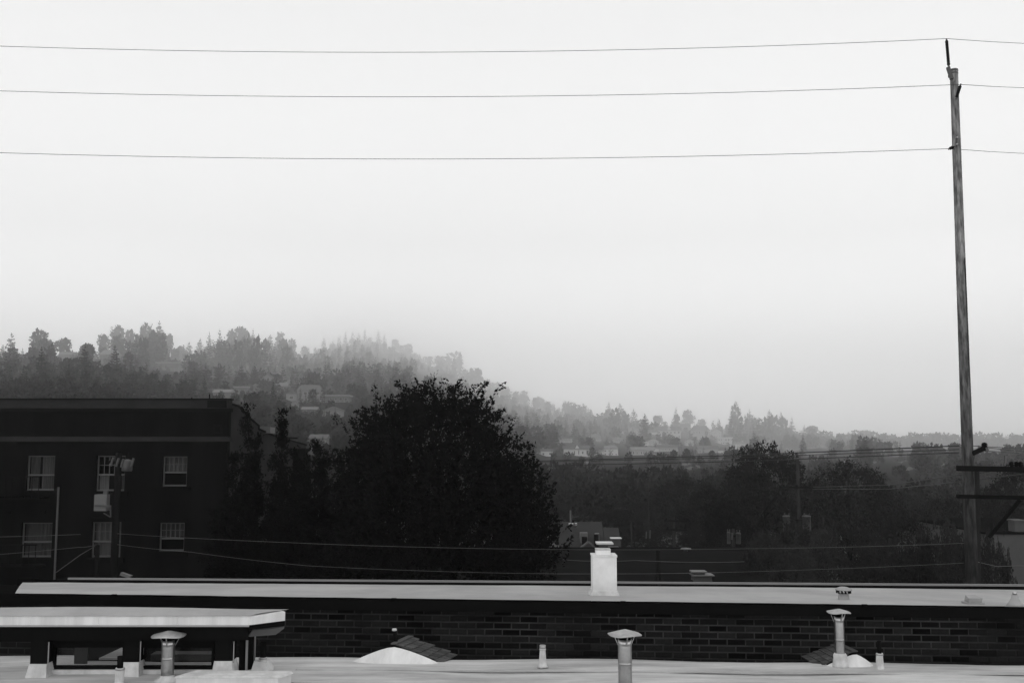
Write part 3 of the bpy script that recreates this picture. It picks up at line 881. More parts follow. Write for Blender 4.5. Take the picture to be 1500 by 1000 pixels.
for j in range(nv):
    for i in range(nu):
        a = j * (nu + 1) + i
        g.f.append((a, a + 1, a + nu + 2, a + nu + 1))
part('roof_membrane', g, M['membrane_far'], nb, True)
part('rear_end_parapet', G().prism([RF(-8.72, .96, -.05), RF(-8.44, .96, -.05), RF(-8.44, 1, -.05), RF(-8.72, 1, -.05)], [RF(-8.72, .96, .07), RF(-8.44, .96, .07), RF(-8.44, 1, .07), RF(-8.72, 1, .07)]), M['coping'], nb)
part('rear_gutter', G().prism([RF(-8.75, 1, -.06), RF(8.8, 1, -.06), RF(8.8, 1.03, -.06), RF(-8.75, 1.03, -.06)], [RF(-8.75, 1, .045), RF(8.8, 1, .045), RF(8.8, 1.03, .045), RF(-8.75, 1.03, .045)]), M['coping'], nb)
part('gutter_lip', G().prism([RF(-8.0, 1.031, .0), RF(8.8, 1.031, .0), RF(8.8, 1.05, .0), RF(-8.0, 1.05, .0)], [RF(-8.0, 1.031, .078), RF(8.8, 1.031, .078), RF(8.8, 1.05, .078), RF(-8.0, 1.05, .078)]), M['edge'], nb)
part('body_wall', G().prism([W(UL, -0.3, 0), W(UR, -0.3, 0), W(UR, -RD, 0), W(UL, -RD, 0)], [W(UL, -0.3, NB_Z - 0.5), W(UR, -0.3, NB_Z - 0.5), W(UR, -RD, NB_Z - 0.5), W(UL, -RD, NB_Z - 0.5)]), M['darktrim'], nb)
# white chimney standing through the roof
cu = (886 - 750) / 1488 * 13.6
cb = RF(cu, 0.32)
hw = 0.160
cb.x = P(886, 845, cb.y - hw).x
ch_top = P(886, 813, cb.y).z
chg = G().obox((cb.x, cb.y, (cb.z - 0.2 + ch_top) / 2), (hw, 0, 0), (0, hw, 0), (0, 0, (ch_top - cb.z + 0.2) / 2))
chim = part('chimney', chg, M['chimney'], nb, label='square white painted chimney stack')
part('chimney_cap', G().obox((cb.x, cb.y, ch_top + 0.006), (hw + .008, 0, 0), (0, hw + .008, 0), (0, 0, 0.012)), M['fascia'], chim)
part('flue', G().obox((cb.x - 0.01, cb.y, ch_top + 0.046), (0.096, 0, 0), (0, 0.096, 0), (0, 0, 0.034)), M['chimney'], chim)
part('flue_lid', G().obox((cb.x - 0.01, cb.y, ch_top + 0.086), (0.10, 0, 0), (0, 0.10, 0), (0, 0, 0.006)), M['zinc_cap'], chim)
fb = G()
fb.prism([(cb.x - hw - .055, cb.y - hw - .055, cb.z - .03), (cb.x + hw + .055, cb.y - hw - .055, cb.z - .03), (cb.x + hw + .055, cb.y + hw, cb.z - .03), (cb.x - hw - .055, cb.y + hw, cb.z - .03)],
         [(cb.x - hw - .012, cb.y - hw - .012, cb.z + .075), (cb.x + hw + .012, cb.y - hw - .012, cb.z + .075), (cb.x + hw + .012, cb.y + hw - .01, cb.z + .075), (cb.x - hw - .012, cb.y + hw - .01, cb.z + .075)])
part('flashing', fb, M['boot'], chim)

def roof_vent(px, py, Y, kind, label):
    b = P(px, py, Y)
    t = thing('roof_vent', label, 'roof vent', b, 'vents on the brick building roof')
    if kind == 'turbine':
        part('stem', G().lathe((b.x, b.y, b.z - .02), [(0.085, 0), (0.07, 0.05), (0.062, 0.12)], 16), M['membrane_far'], t, True)
        h = G()
        for i in range(12):
            a = i * math.pi / 6
            h.obox((b.x + 0.085 * math.cos(a), b.y + 0.085 * math.sin(a), b.z + 0.125), (0.008, 0, 0), (0, 0.008, 0), (0, 0, 0.022))
        part('slats', h, M['darktrim'], t)
        part('cap', G().lathe((b.x, b.y, b.z + 0.14), [(0.105, 0), (0.10, 0.018), (0.05, 0.038), (0.004, 0.042)], 18), M['membrane_far'], t, True)
    elif kind == 'box':
        part('base', G().obox((b.x, b.y, b.z + .012), (.10, 0, 0), (0, .09, 0), (0, 0, .012)), M['membrane_far'], t)
        part('hood', G().prism([(b.x - .075, b.y - .07, b.z + .024), (b.x + .075, b.y - .07, b.z + .024), (b.x + .075, b.y + .07, b.z + .024), (b.x - .075, b.y + .07, b.z + .024)],
                               [(b.x - .085, b.y - .08, b.z + .08), (b.x + .085, b.y - .08, b.z + .08), (b.x + .06, b.y + .06, b.z + .10), (b.x - .06, b.y + .06, b.z + .10)]), M['membrane_far'], t)
    else:
        part('boot', G().lathe((b.x, b.y, b.z - .01), [(0.115, 0), (0.07, 0.06), (0.042, 0.11), (0.038, 0.15)], 18), M['membrane_far'], t, True)
        part('pipe', G().lathe((b.x, b.y, b.z + .14), [(0.026, 0), (0.026, 0.035)], 12), M['zinc'], t, True)
roof_vent(1236, 880, 12.95, 'turbine', 'slotted mushroom vent on the far white roof above the right flue')
roof_vent(1425, 884, 12.4, 'box', 'small square hood vent on the far white roof near the utility pole')
roof_vent(1487, 888, 12.1, 'cone', 'white cone vent at the right end of the far white roof')

def at_z(px, py, z):
    d = P(px, py, 1.0) - Vector((0, 0, CAM_Z)); k = (z - CAM_Z) / d.z
    return Vector((d.x * k, d.y * k, z))
# ------------------------------------------------------------------ near building with white roof
NR_Z = CAM_Z - 2.5
nearb = thing('white_roofed_building', 'foreground building with a flat stained white membrane roof', 'building', (0, 7, 0))
g = G()
nu, nv = 90, 40
rw = np.random.default_rng(2)
for j in range(nv + 1):
    t = j / nv
    for i in range(nu + 1):
        x = -11 + 22 * i / nu
        ye = 12.08 - 0.045 * x + 0.02 * math.sin(x * 1.3)
        y = 2.5 + (ye - 2.5) * t
        z = NR_Z + 0.010 * math.sin(x * 2.1 + y) + 0.006 * math.sin(y * 5.3 + x * .7) + rw.normal(0, .0012)
        if t == 1: z -= 0.03
        g.v.append((x, y, z))
for j in range(nv):
    for i in range(nu):
        a = j * (nu + 1) + i
        g.f.append((a, a + 1, a + nu + 2, a + nu + 1))
part('roof_membrane', g, M['membrane'], nearb, True)
part('wall', G().prism([(-10.9, 2.6, 0), (10.9, 2.6, 0), (10.9, 11.5, 0), (-10.9, 12.45, 0)], [(-10.9, 2.6, NR_Z - .06), (10.9, 2.6, NR_Z - .06), (10.9, 11.5, NR_Z - .06), (-10.9, 12.45, NR_Z - .06)]), M['grey_wall'], nearb)
# lapped membrane seams
for k, y in enumerate((10.75, 11.35)):
    part('membrane_seam', G().prism([(-2.4, y, NR_Z + .006), (10.5, y - .03 * 12, NR_Z + .006), (10.5, y - .03 * 12 + .05, NR_Z + .006), (-2.4, y + .05, NR_Z + .006)],
                                    [(-2.4, y, NR_Z + .021), (10.5, y - .03 * 12, NR_Z + .021), (10.5, y - .03 * 12 + .05, NR_Z + .019), (-2.4, y + .05, NR_Z + .019)]), M['membrane'], nearb)

def flue(px, py_base, Y, py_cap, d, capw, label, boot=False, name='flue_pipe'):
    """A galvanised flue with a conical rain cap on straps."""
    b = P(px, py_base, Y)
    top = P(px, py_cap, Y).z
    t = thing(name, label, 'flue pipe', b, 'capped flue pipes on the foreground roof')
    r = d / 2; H = top - b.z; r2 = capw / 2; capH = capw * 0.15
    zc = H - capH
    pipe_top = zc - 0.045
    part('pipe', G().lathe(b, [(r, -0.02), (r, pipe_top * .25), (r, pipe_top * .505), (r, pipe_top * 0.52), (r * 1.03, pipe_top * 0.525), (r * 1.03, pipe_top * 0.545), (r, pipe_top * 0.55), (r, pipe_top * .565), (r, pipe_top - .065), (r, pipe_top - .05), (r * 1.04, pipe_top - .045), (r * 1.04, pipe_top - .03), (r, pipe_top - .025), (r, pipe_top)], 28), M['zinc'], t, True)
    part('pipe_mouth', G().lathe((b.x, b.y, b.z + pipe_top + .001), [(r * .93, 0), (r * .93, .004)], 24), M['interior'], t)
    rn = random.Random(px)
    prof = [(r2 * .9, .006), (r2 * .985, 0), (r2, capH * .06), (r2 * 0.70, capH * 0.36), (r2 * 0.38, capH * 0.70), (r2 * 0.10, capH * 0.97), (0.003, capH)]
    cg = G().lathe((b.x, b.y, b.z + zc), prof, 24)
    cg.v = [(x, y, z + 0.007 * math.sin(3 * math.atan2(y - b.y, x - b.x) + px) * (math.hypot(x - b.x, y - b.y) / r2)) for x, y, z in cg.v]
    part('cap', cg, M['zinc_cap'], t, True)
    for k in range(3):
        a = 0.35 + k * 2.094 + (0.3 if k else 0)
        c, s = math.cos(a), math.sin(a)
        part('strap', G().beam((b.x + r * 1.03 * c, b.y + r * 1.03 * s, b.z + pipe_top - .06), (b.x + r2 * .72 * c, b.y + r2 * .72 * s, b.z + zc + .01), .012, .003), M['zinc'], t)
    if boot:
        part('boot', G().lathe((b.x, b.y, b.z - .01), [(r * 1.75, 0), (r * 1.55, .03), (r * 1.38, .10), (r * 1.36, .135), (r * 1.12, .155)], 24), M['boot'], t, True)
    else:
        part('boot', G().lathe((b.x, b.y, b.z - .015), [(r * 2.1, 0), (r * 1.9, .015), (r * 1.25, .035), (r * 1.05, .06)], 24), M['boot'], t, True)
flue(245, 994, 10.95, 923, 0.134, 0.362, 'shiny capped flue pipe standing before the roof lantern')
flue(916, 1012, 10.35, 921, 0.140, 0.348, 'tall capped flue pipe cut by the bottom edge of the photo')
flue(1231, 975, 11.55, 891, 0.110, 0.270, 'capped flue pipe with tall white boot before the right shingled cricket', True)

def boot_vent(px, py_base, Y, py_boot, py_top, w_base, w_top, pipe_d, label, dark=True):
    b = P(px, py_base, Y)
    hb = P(px, py_boot, Y).z - b.z; ht = P(px, py_top, Y).z - b.z
    t = thing('vent_pipe', label, 'vent pipe', b, 'small booted vent pipes on the foreground roof')
    rn = random.Random(px * 3)
    g_ = G().lathe((b.x, b.y, b.z - .012), [(w_base / 2 * 1.25, 0), (w_base / 2, .02), ((w_base + w_top) / 4, hb * .5), (w_top / 2 * 1.05, hb * .93), (w_top / 2, hb + .012)], 18)
    g_.v = [(x + rn.uniform(-.003, .003), y + rn.uniform(-.003, .003), z + rn.uniform(-.004, .004)) for x, y, z in g_.v]
    part('boot', g_, M['boot'], t, True)
    part('collar', G().lathe((b.x, b.y, b.z + hb * .88), [(w_top / 2 * 1.16, 0), (w_top / 2 * 1.2, hb * .05), (w_top / 2 * 1.1, hb * .1)], 16), M['boot'] if not dark else M['zinc_cap'], t, True)
    part('pipe', G().lathe((b.x, b.y, b.z + hb * .9), [(pipe_d / 2, 0), (pipe_d / 2, ht - hb * .9), (pipe_d / 2 * .8, ht - hb * .9), (pipe_d / 2 * .8, ht - hb * .9 - .03)], 16), M['black_pipe'] if dark else M['zinc_cap'], t, True)
boot_vent(795, 975, 11.55, 948, 944, 0.10, 0.062, 0.07, 'slim white vent cone alone on the white roof in the centre', False)
boot_vent(1289, 979, 11.42, 956, 938, 0.092, 0.07, 0.048, 'black topped vent pipe in white boot right of the right flue')
boot_vent(175, 1003, 10.72, 977, 960, 0.10, 0.085, 0.062, 'black topped vent pipe in white boot left of the shiny flue')
boot_vent(385, 983, 11.35, 962, 940, 0.10, 0.075, 0.066, 'black topped vent pipe in white boot at the right corner of the roof lantern')

# white curb in the foreground
cz = NR_Z + 0.13
a0, a1, a2, a3 = P(252, 988, 10.55), P(400, 988, 10.55), P(428, 983, 10.75), P(275, 982, 10.8)
cv = [at_z(258, 991, cz), at_z(408, 991, cz), at_z(427, 984, cz), at_z(290, 982, cz)]
curb = thing('roof_curb', 'low white membrane covered curb at the bottom edge before the roof lantern', 'roof curb', Vector((cv[0].x, cv[0].y, NR_Z)))
part('upstand', G().prism([Vector((v.x, v.y, NR_Z - .02)) for v in cv], [Vector((v.x, v.y, cz - .012)) for v in cv]), M['fascia'], curb)
ctr = sum(cv, Vector()) / 4
part('cover', G().prism([ctr + (v - ctr) * 1.04 + Vector((0, 0, -.011)) for v in cv], [ctr + (v - ctr) * 1.0 + Vector((0, 0, 0.012)) for v in cv]), M['boot'], curb)

# ------------------------------------------------------------------ roof lantern on the left
LY = 11.05
lan = thing('roof_lantern', 'low glazed roof lantern with white slab roof and dark posts', 'roof lantern', Vector((-4.6, LY + .3, NR_Z)))
def lx(px, Y=LY): return (px - 750) / 1490 * Y
zt_f, zb_f = P(200, 900, LY).z, P(200, 914, LY).z
xl, xr = -7.5, lx(368)
rx, ry = -2.51, LY + 0.22
# slab: white top, fascia in two faces with small lap joints
top = [(xl, LY - .06, zt_f), (xr, LY - .06, zt_f), (rx, ry, zt_f + .0), (rx - .1, ry + .13, zt_f), (xl, ry + .13, zt_f)]
slab = G().prism([(x, y, zb_f + .004) for x, y, z in top], [(x, y, z - .002) for x, y, z in top])
part('roof_slab', slab, M['fascia'], lan)
# crowned membrane cover
g = G()
nu, nv = 40, 8
for j in range(nv + 1):
    t = j / nv
    for i in range(nu + 1):
        s = i / nu
        y = LY - .075 + t * (ry + .14 - LY + .075)
        x1 = xr + (rx - xr) * min(1, t * 1.02) + .008
        x = xl + (x1 - xl) * s
        crown = max(0.0, 1 - abs((x + 4.75) / 2.25) ** 2.2) * 0.055 + random.uniform(-.0015, .0015)
        g.v.append((x, y, zt_f + .002 + crown * math.sin(math.pi * min(1, t * 1.0)) ** .7 if 0 < t < 1 else zt_f + .002))
for j in range(nv):
    for i in range(nu):
        a = j * (nu + 1) + i
        g.f.append((a, a + 1, a + nu + 2, a + nu + 1))
part('roof_cover', g, M['membrane_far'], lan, True)
for px in (48, 147, 262):
    part('fascia_joint', G().box(lx(px) - .012, lx(px) + .012, LY - .066, LY - .058, zb_f + .006, zt_f - .01), M['fascia'], lan)
part('drip_edge', G().box(xl, xr, LY - .072, LY - .060, zb_f - .012, zb_f + .003), M['membrane_far'], lan)
# dark soffit beam and body
zs = P(200, 935, LY + .1).z
part('soffit_beam', G().box(xl, xr - .03, LY + .02, LY + .14, zs, zb_f), M['soffit'], lan)
part('header', G().box(xl, xr - .28, LY + .145, LY + .3, zs - .04, zb_f), M['darktrim'], lan)
wz0, wz1 = NR_Z + .055, P(200, 944, LY + .2).z
part('sill', G().box(lx(72), lx(318), LY + .12, LY + .22, NR_Z + .004, NR_Z + .05), M['boot'], lan)
def lantern_window(p0, p1, y):
    x0, x1 = lx(p0, y), lx(p1, y)
    f = G().box(x0, x1, y, y + .05, wz1 - .02, zs - .038).box(x0, x1, y, y + .05, wz0 - .01, wz0 + .03)
    f.box(x0, x0 + .03, y + .001, y + .049, wz0 + .03, wz1 - .02).box(x1 - .03, x1, y + .001, y + .049, wz0 + .03, wz1 - .02)
    o = part('window', f, M['darktrim'], lan)
    pn = part('pane', G().box(x0 + .03, x1 - .03, y + .02, y + .026, wz0 + .03, wz1 - .02), M['glass'], o)
    return o
LW = LY + .16
for p0, p1 in ((80, 186), (206, 316)):
    o = lantern_window(p0, p1, LW)
# behind the panes: pale pieces stand in for the white roof's reflection, dark back wall
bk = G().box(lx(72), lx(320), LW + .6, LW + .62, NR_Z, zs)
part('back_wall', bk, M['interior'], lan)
part('reflection_strip', G().box(lx(112, LW + .1), lx(131, LW + .1), LW + .10, LW + .115, wz0 + .03, wz1 - .02), M['curtain'], lan)
part('reflection_slab', G().prism([(lx(133), LW + .12, wz0 + .07), (lx(186), LW + .12, wz0 + .07), (lx(186), LW + .4, wz0 + .07), (lx(150), LW + .4, wz0 + .07)], [(lx(133), LW + .12, wz0 + .09), (lx(186), LW + .12, wz0 + .09), (lx(186), LW + .4, wz0 + .17), (lx(158), LW + .4, wz0 + .17)]), M['membrane'], lan)
part('reflection_slab', G().box(lx(210), lx(316), LW + .12, LW + .3, wz0 + .06, wz0 + .13), M['grey_wall'], lan)
# posts with white membrane boots
for k, (p0, p1, y) in enumerate(((48, 72, LY + .03), (184, 206, LY + .06), (317, 342, LY + .06))):
    x0, x1 = lx(p0, y), lx(p1, y)
    part('post', G().box(x0, x1, y, y + .14, NR_Z + .03, zs + .01), M['soffit'], lan)
    b_ = [(x0 - .025, y - .05), (x1 + .025, y - .05), (x1 + .05, y + .18), (x0 - .05, y + .18)]
    t_ = [(x0 - .004, y - .006), (x1 + .004, y - .006), (x1 + .006, y + .15), (x0 - .006, y + .15)]
    part('post_boot', G().prism([(x, yy, NR_Z - .01) for x, yy in b_], [(x, yy, NR_Z + .135 + .012 * k) for x, yy in t_]), M['boot'], lan)
    part('corner_strip', G().box(x1 + .012, x1 + .022, y - .004, y + .006, NR_Z + .14, zs - .02), M['edge'], lan)
# right end return: dark panel, white sloping board and three thin stays
part('end_panel', G().prism([(lx(345), LY + .2, NR_Z + .02), (lx(362), LY + .3, NR_Z + .02), (lx(362), LY + .34, NR_Z + .02), (lx(345), LY + .24, NR_Z + .02)], [(lx(345), LY + .2, zb_f), (lx(362), LY + .3, zb_f), (lx(362), LY + .34, zb_f), (lx(345), LY + .24, zb_f)]), M['darktrim'], lan)
ea, eb = Vector((xr + .02, LY + .06, zb_f - .10)), Vector((rx - .05, ry - .02, zb_f - .055))
part('end_soffit', G().prism([Vector((xr, LY, zb_f - .055)), Vector((rx - .01, ry, zb_f - .055)), Vector((rx - .1, ry + .1, zb_f - .055)), Vector((xr - .2, LY + .1, zb_f - .055))],
                             [Vector((xr, LY, zb_f)), Vector((rx - .01, ry, zb_f)), Vector((rx - .1, ry + .1, zb_f)), Vector((xr - .2, LY + .1, zb_f))]), M['darktrim'], lan)
q0, q1, q2, q3 = P(364, 932, LY + .02), P(404, 929, LY + .16), P(416, 920, LY + .2), P(370, 922, LY + .06)
part('end_board', G().prism([q0, q1, q2, q3], [q + Vector((0, .03, .02)) for q in (q0, q1, q2, q3)]), M['grey_wall'], lan)
for px, yo in ((363, .22), (369, .30), (374, .38)):
    x = lx(px, LY + yo)
    part('stay', G().box(x - .011, x + .011, LY + yo, LY + yo + .02, NR_Z + .02, zb_f - .11), M['edge'], lan)
part('post_boot', G().prism([(lx(362), LY + .2, NR_Z - .01), (lx(392), LY + .2, NR_Z - .01), (lx(392), LY + .45, NR_Z - .01), (lx(366), LY + .45, NR_Z - .01)], [(lx(366), LY + .24, NR_Z + .12), (lx(384), LY + .24, NR_Z + .10), (lx(384), LY + .4, NR_Z + .10), (lx(368), LY + .4, NR_Z + .12)]), M['boot'], lan)

# ------------------------------------------------------------------ small shingled crickets at the roof edge
def cricket(near_px, near_py, nY, far_px, far_py, fY, left_px, right_px, base_py, side, label):
    """A low gable at the far roof edge: white membrane front, shingled slope on the side that shows."""
    A, B_ = P(near_px, near_py, nY), P(far_px, far_py, fY)
    L, Rr = P(left_px, base_py, nY), P(right_px, base_py, nY)
    dv = B_ - A
    L.z = Rr.z = NR_Z - .03
    t = thing('roof_cricket', label, 'roof cricket', Vector((A.x, A.y, NR_Z)), 'shingled crickets at the roof edge')
    Lb, Rb = L + Vector((dv.x, dv.y, 0)), Rr + Vector((dv.x, dv.y, 0))
    part('body', G().prism([L, Rr, A], [Lb, Rb, B_]), M['darktrim'], t)
    # white front: rounded membrane lobe
    fr = []
    n = 14
    for i in range(n + 1):
        s = i / n
        x = L.x + (Rr.x - L.x) * s
        sa = (A.x - L.x) / (Rr.x - L.x)
        k = s / sa if s < sa else (1 - s) / (1 - sa)
        fr.append((x, nY - .03, L.z + (A.z - L.z) * (1 - (1 - k) ** 1.35) * .93))
    bot = [(x, nY - .16, NR_Z - .03) for x, y, z in fr]
    g_ = G()
    g_.v = [tuple(p) for p in fr] + bot
    for i in range(n):
        g_.f.append((i, n + 1 + i, n + 2 + i, i + 1))
    part('membrane_front', g_, M['fascia'], t, True)
    # shingles on the showing slope
    E0, E1 = (Rr, Rb) if side > 0 else (L, Lb)
    rows_, cols_ = 6, 5
    nrm = ((E0 - A).cross(B_ - A)).normalized()
    if nrm.z < 0: nrm = -nrm
    rn = random.Random(near_px)
    for i in range(rows_):
        for j in range(cols_):
            s0, s1 = i / rows_, (i + 1.12) / rows_
            o_ = 0.5 / cols_ if i % 2 else 0
            t0, t1 = max(0, j / cols_ - o_ + .012), min(1.03, (j + 1) / cols_ - o_ - .012)
            if t1 <= t0: continue
            pt = lambda s_, t_: (A.lerp(E0, s_)).lerp(B_.lerp(E1, s_), t_)
            up = nrm * (.010 + rn.uniform(0, .004))
            lift = nrm * .012
            q = [pt(s0, t0), pt(s0, t1), pt(s1, t1) + lift, pt(s1, t0) + lift]
            q = [v + nrm * .004 for v in q]
            part('shingle', G().prism(q, [v + up for v in q]), M['shingle'], t)
    part('ridge_cap', G().beam(A + nrm * .02 + Vector((0, -.03, 0)), B_ + nrm * .02, .07, .014), M['shingle'], t)
    return t
cricket(576, 944, 11.85, 601, 933, 12.32, 508, 648, 966, 1, 'shingled cricket with white rounded front left of centre')
cricket(1252, 955, 11.62, 1222, 941, 12.25, 1200, 1284, 968, -1, 'smaller shingled cricket behind the right flue with shingles facing left')
b = P(578, 944, 11.95); ht = P(578, 920, 11.95).z - b.z
t = thing('vent_stub', 'small bent pipe stub rising from the ridge of the left cricket', 'vent pipe', b)
part('pipe', G().tube([b + Vector((.03, 0, -.1)), b + Vector((.012, 0, ht * .5)), b + Vector((-.004, 0, ht * .9))], .022, 10), M['black_pipe'], t, True)
part('tip', G().lathe((b.x - .004, b.y, b.z + ht * .88), [(.028, 0), (.026, ht * .12)], 10), M['boot'], t, True)

# ------------------------------------------------------------------ utility pole and main wires
PY = 24.0
pb = P(1418, 862, PY); pt_ = P(1397, 102, PY)
base = Vector((pb.x + .02, PY, 0))
top_z = pt_.z
up_ = thing('utility_pole', 'tall weathered wooden utility pole with two dark crossarms', 'utility pole', base)
shaft = []
for k in range(40):
    f_ = k / 39
    shaft.append((base.x + (pt_.x - base.x) * f_, PY, top_z * f_))
part('pole_shaft', G().tube(shaft, [0.175 - 0.08 * k / 39 + random.uniform(-.0015, .0015) for k in range(40)], 18), M['wood_pole'], up_, True)
def pole_x(z): return base.x + (pt_.x - base.x) * z / top_z
# top post insulator on a bracket
ia, ib = P(1389.5, 96, PY - .1), P(1386.5, 60, PY - .1)
part('top_bracket', G().beam(P(1394, 116, PY - .12), P(1388.5, 99, PY - .1), .085, .085).beam(P(1397, 113, PY), P(1390, 112, PY - .1), .06, .06), M['transformer'], up_)
def insulator(a, b_, r, parent=up_, ribs=9):
    a, b_ = Vector(a), Vector(b_); pts, rad = [], []
    for k in range(ribs * 2 + 1):
        pts.append(a.lerp(b_, k / (ribs * 2))); rad.append(r if k % 2 else r * .72)
    o = part('insulator', G().tube(pts, rad, 12), M['polymer'], parent, True)
    d = (b_ - a).normalized()
    part('end_fitting', G().tube([a - d * .05, a + d * .004], r * .5, 8).tube([b_ - d * .004, b_ + d * .05], r * .45, 8), M['transformer'], o)
insulator(ia, ib, .042)
insulator(P(1401, 143, PY - .16), P(1406.5, 126, PY - .22), .042, ribs=6)
insulator(P(1396, 215.5, PY - .1), P(1391, 218, PY - .16), .04, ribs=3)
for y_ in (104, 108):
    z = P(1397, y_, PY).z
    part('pole_band', G().tube([(pole_x(z), PY, z - .015), (pole_x(z), PY, z + .015)], .103, 16), M['transformer'], up_)
for py_ in (202, 212):
    q = P(1401, py_, PY - .12)
    part('bolt', G().tube([q, q + Vector((0, -.05, 0))], .025, 8), M['edge'], up_)
# ground wire moulding and dark conductor run on the shaft
part('conduit', G().tube([(pole_x(z) + .055, PY - .10, z) for z in (2, 8, 12, 15.5)], .014, 6), M['black_pipe'], up_)
# lower arm bracket with pin insulator, two crossarms running to the right, brace
part('arm_bracket', G().beam(P(1424, 664, PY - .1), P(1442, 656, PY - .1), .09, .10), M['wood_dark'], up_)
part('pin_insulator', G().lathe(P(1442, 655, PY - .1), [(.03, 0), (.07, .02), (.05, .05), (.085, .06), (.05, .09), (.06, .10), (.01, .12)], 12), M['polymer'], up_, True)
part('bracket_brace', G().beam(P(1424, 684, PY - .1), P(1428, 665, PY - .1), .012, .012), M['transformer'], up_)
part('crossarm', G().beam(P(1402, 685.5, PY - .25), P(1560, 688.5, PY - .25), .11, .125), M['wood_dark'], up_)
part('crossarm', G().beam(P(1402, 726.5, PY - .25), P(1560, 730, PY - .25), .10, .09), M['wood_dark'], up_)
for px in (1482, 1489, 1495):
    part('pin_insulator', G().lathe(P(px, 686, PY - .25), [(.05, 0), (.035, .06), (.06, .08), (.04, .12), (.055, .14), (.01, .17)], 10), M['polymer'], up_, True)
part('lightning_arrester', G().tube([P(1470, 686, PY - .25), P(1471.5, 667, PY - .25), P(1476, 666, PY - .25)], .012, 6), M['transformer'], up_)
part('riser_wire', G().tube([P(1471, 683, PY - .25), P(1480, 679, PY - .25), P(1488, 677, PY - .25)], .008, 5), M['polymer'], up_)
part('second_shaft', G().tube([P(1432, 900, PY + .5), P(1431, 800, PY + .5), P(1429, 690, PY + .5)], .085, 10), M['far_wood'], up_)
part('brace', G().beam(P(1449, 786, PY + .2), P(1494, 732, PY + .2), .07, .07), M['wood_dark'], up_)

GW = 'long power wires across the sky'
def sky_wire(left, mid_drop, pole_px, pole_py, right, label, dz):
    a = P(-420, left, 24.5); b_ = P(pole_px, pole_py, PY - dz)
    pts = []
    # through the left edge pixel row; sag set so that the curve passes (0, left) and dips in the middle
    n = 60
    for k in range(n + 1):
        s = k / n
        px = -420 + (pole_px + 420) * s
        Y = 24.5 + (PY - dz - 24.5) * s
        base_py = left + (pole_py - left) * max(0.0, px / pole_px)
        sagp = mid_drop * 4 * (px / pole_px) * (1 - px / pole_px)
        pts.append(P(px, base_py + sagp, Y))
    c = P(1500, right, PY + 4)
    e = P(1700, right + 12, PY + 11)
    m2 = b_.lerp(c, .5); m2.z -= .01
    pts += [m2, c, e]
    solo('power_wire', G().tube(pts, .0065, 6), M['wire'], label, 'wire', GW, smooth=True)
sky_wire(68, 14, 1386.5, 57, 64, 'topmost thin power wire crossing the sky to the pole top insulator', .1)
sky_wire(133.5, 13, 1406.5, 124, 129, 'second power wire from the top crossing the sky to the pole', .22)
sky_wire(224, 12, 1391, 218, 225, 'third power wire from the top crossing the sky to the pole', .16)

GL = 'lower wires between the poles'
wire([(1405, 652.5, 23.8), (1100, 666, 30), (780, 675, 38), (470, 668, 62), (270, 655, 64)], 'cable', 'upper of the dark cables passing before the hillside houses', GL, .03)
wire([(1405, 658, 23.8), (1100, 669, 30), (780, 676.5, 38), (470, 671, 62), (270, 658, 64)], 'cable', 'middle of the dark cables passing before the hillside houses', GL, .022)
wire([(1405, 662.5, 23.8), (1100, 675, 30), (780, 682, 38), (470, 677, 62), (270, 664, 64)], 'cable', 'lowest of the dark cables passing before the hillside houses', GL, .026)
wire([(1413, 652, 23.9), (1500, 657, 30), (1700, 668, 45)], 'cable', 'topmost thin cable leaving the pole to the right edge', GL, .02)
wire([(1442, 655, 23.9), (1500, 661, 28), (1700, 672, 45)], 'cable', 'thin cable leaving the bracket insulator to the right edge', GL, .02)
wire([(1442, 660, 23.9), (1500, 664, 28), (1700, 680, 45)], 'cable', 'lowest thin cable leaving the bracket to the right edge', GL, .018)
wire([(1190, 713, 70), (1300, 710, 50), (1400, 696, 27), (1500, 684, 24)], 'cable', 'thin cable from the far pole crossarm up to the main crossarm', GL, .03)
wire([(1190, 716, 70), (1300, 716, 50), (1400, 706, 27), (1500, 694, 24)], 'cable', 'second thin cable from the far pole crossarm below the first', GL, .03)
wire([(-120, 787, 36), (118, 782, 37.5)], 'cable', 'pale cable before the lower windows at the left edge', GL, .018, 'wire_light', sag=.03)
wire([(172, 781, 37.6), (420, 794, 26), (750, 803.5, 22), (1100, 803, 22), (1412, 795, 23.9)], 'cable', 'upper long pale cable before the trees above the white roof', GL, .010, 'wire_light', sag=.02)
wire([(172, 797, 37.6), (280, 808, 29), (450, 828, 25), (750, 839, 22), (1050, 838, 22), (1412, 824, 23.9)], 'cable', 'lower long pale cable before the trees above the white roof', GL, .010, 'wire_light', sag=.02)
wire([(-100, 818, 36), (115, 801, 37.5), (142, 797, 37.7)], 'cable', 'lower pale cable at the left edge before the dark facade', GL, .018, 'wire_light', sag=.03)
wire([(825, 819, 40), (930, 820, 40), (1090, 822, 45)], 'cable', 'short faint cable over the dark flat roof behind the chimney', GL, .022, 'wire_light', sag=.05)
wire([(1430, 822, 24), (1460, 829, 27), (1500, 828, 32), (1600, 820, 45)], 'cable', 'dark cable before the grey wall at the right edge', GL, .02, 'wire')
wire([(82, 838, 37), (118, 812, 37.4), (140, 799, 37.7)], 'cable', 'slanting guy cable left of the pole with white cabinet', GL, .026, 'wire_light')

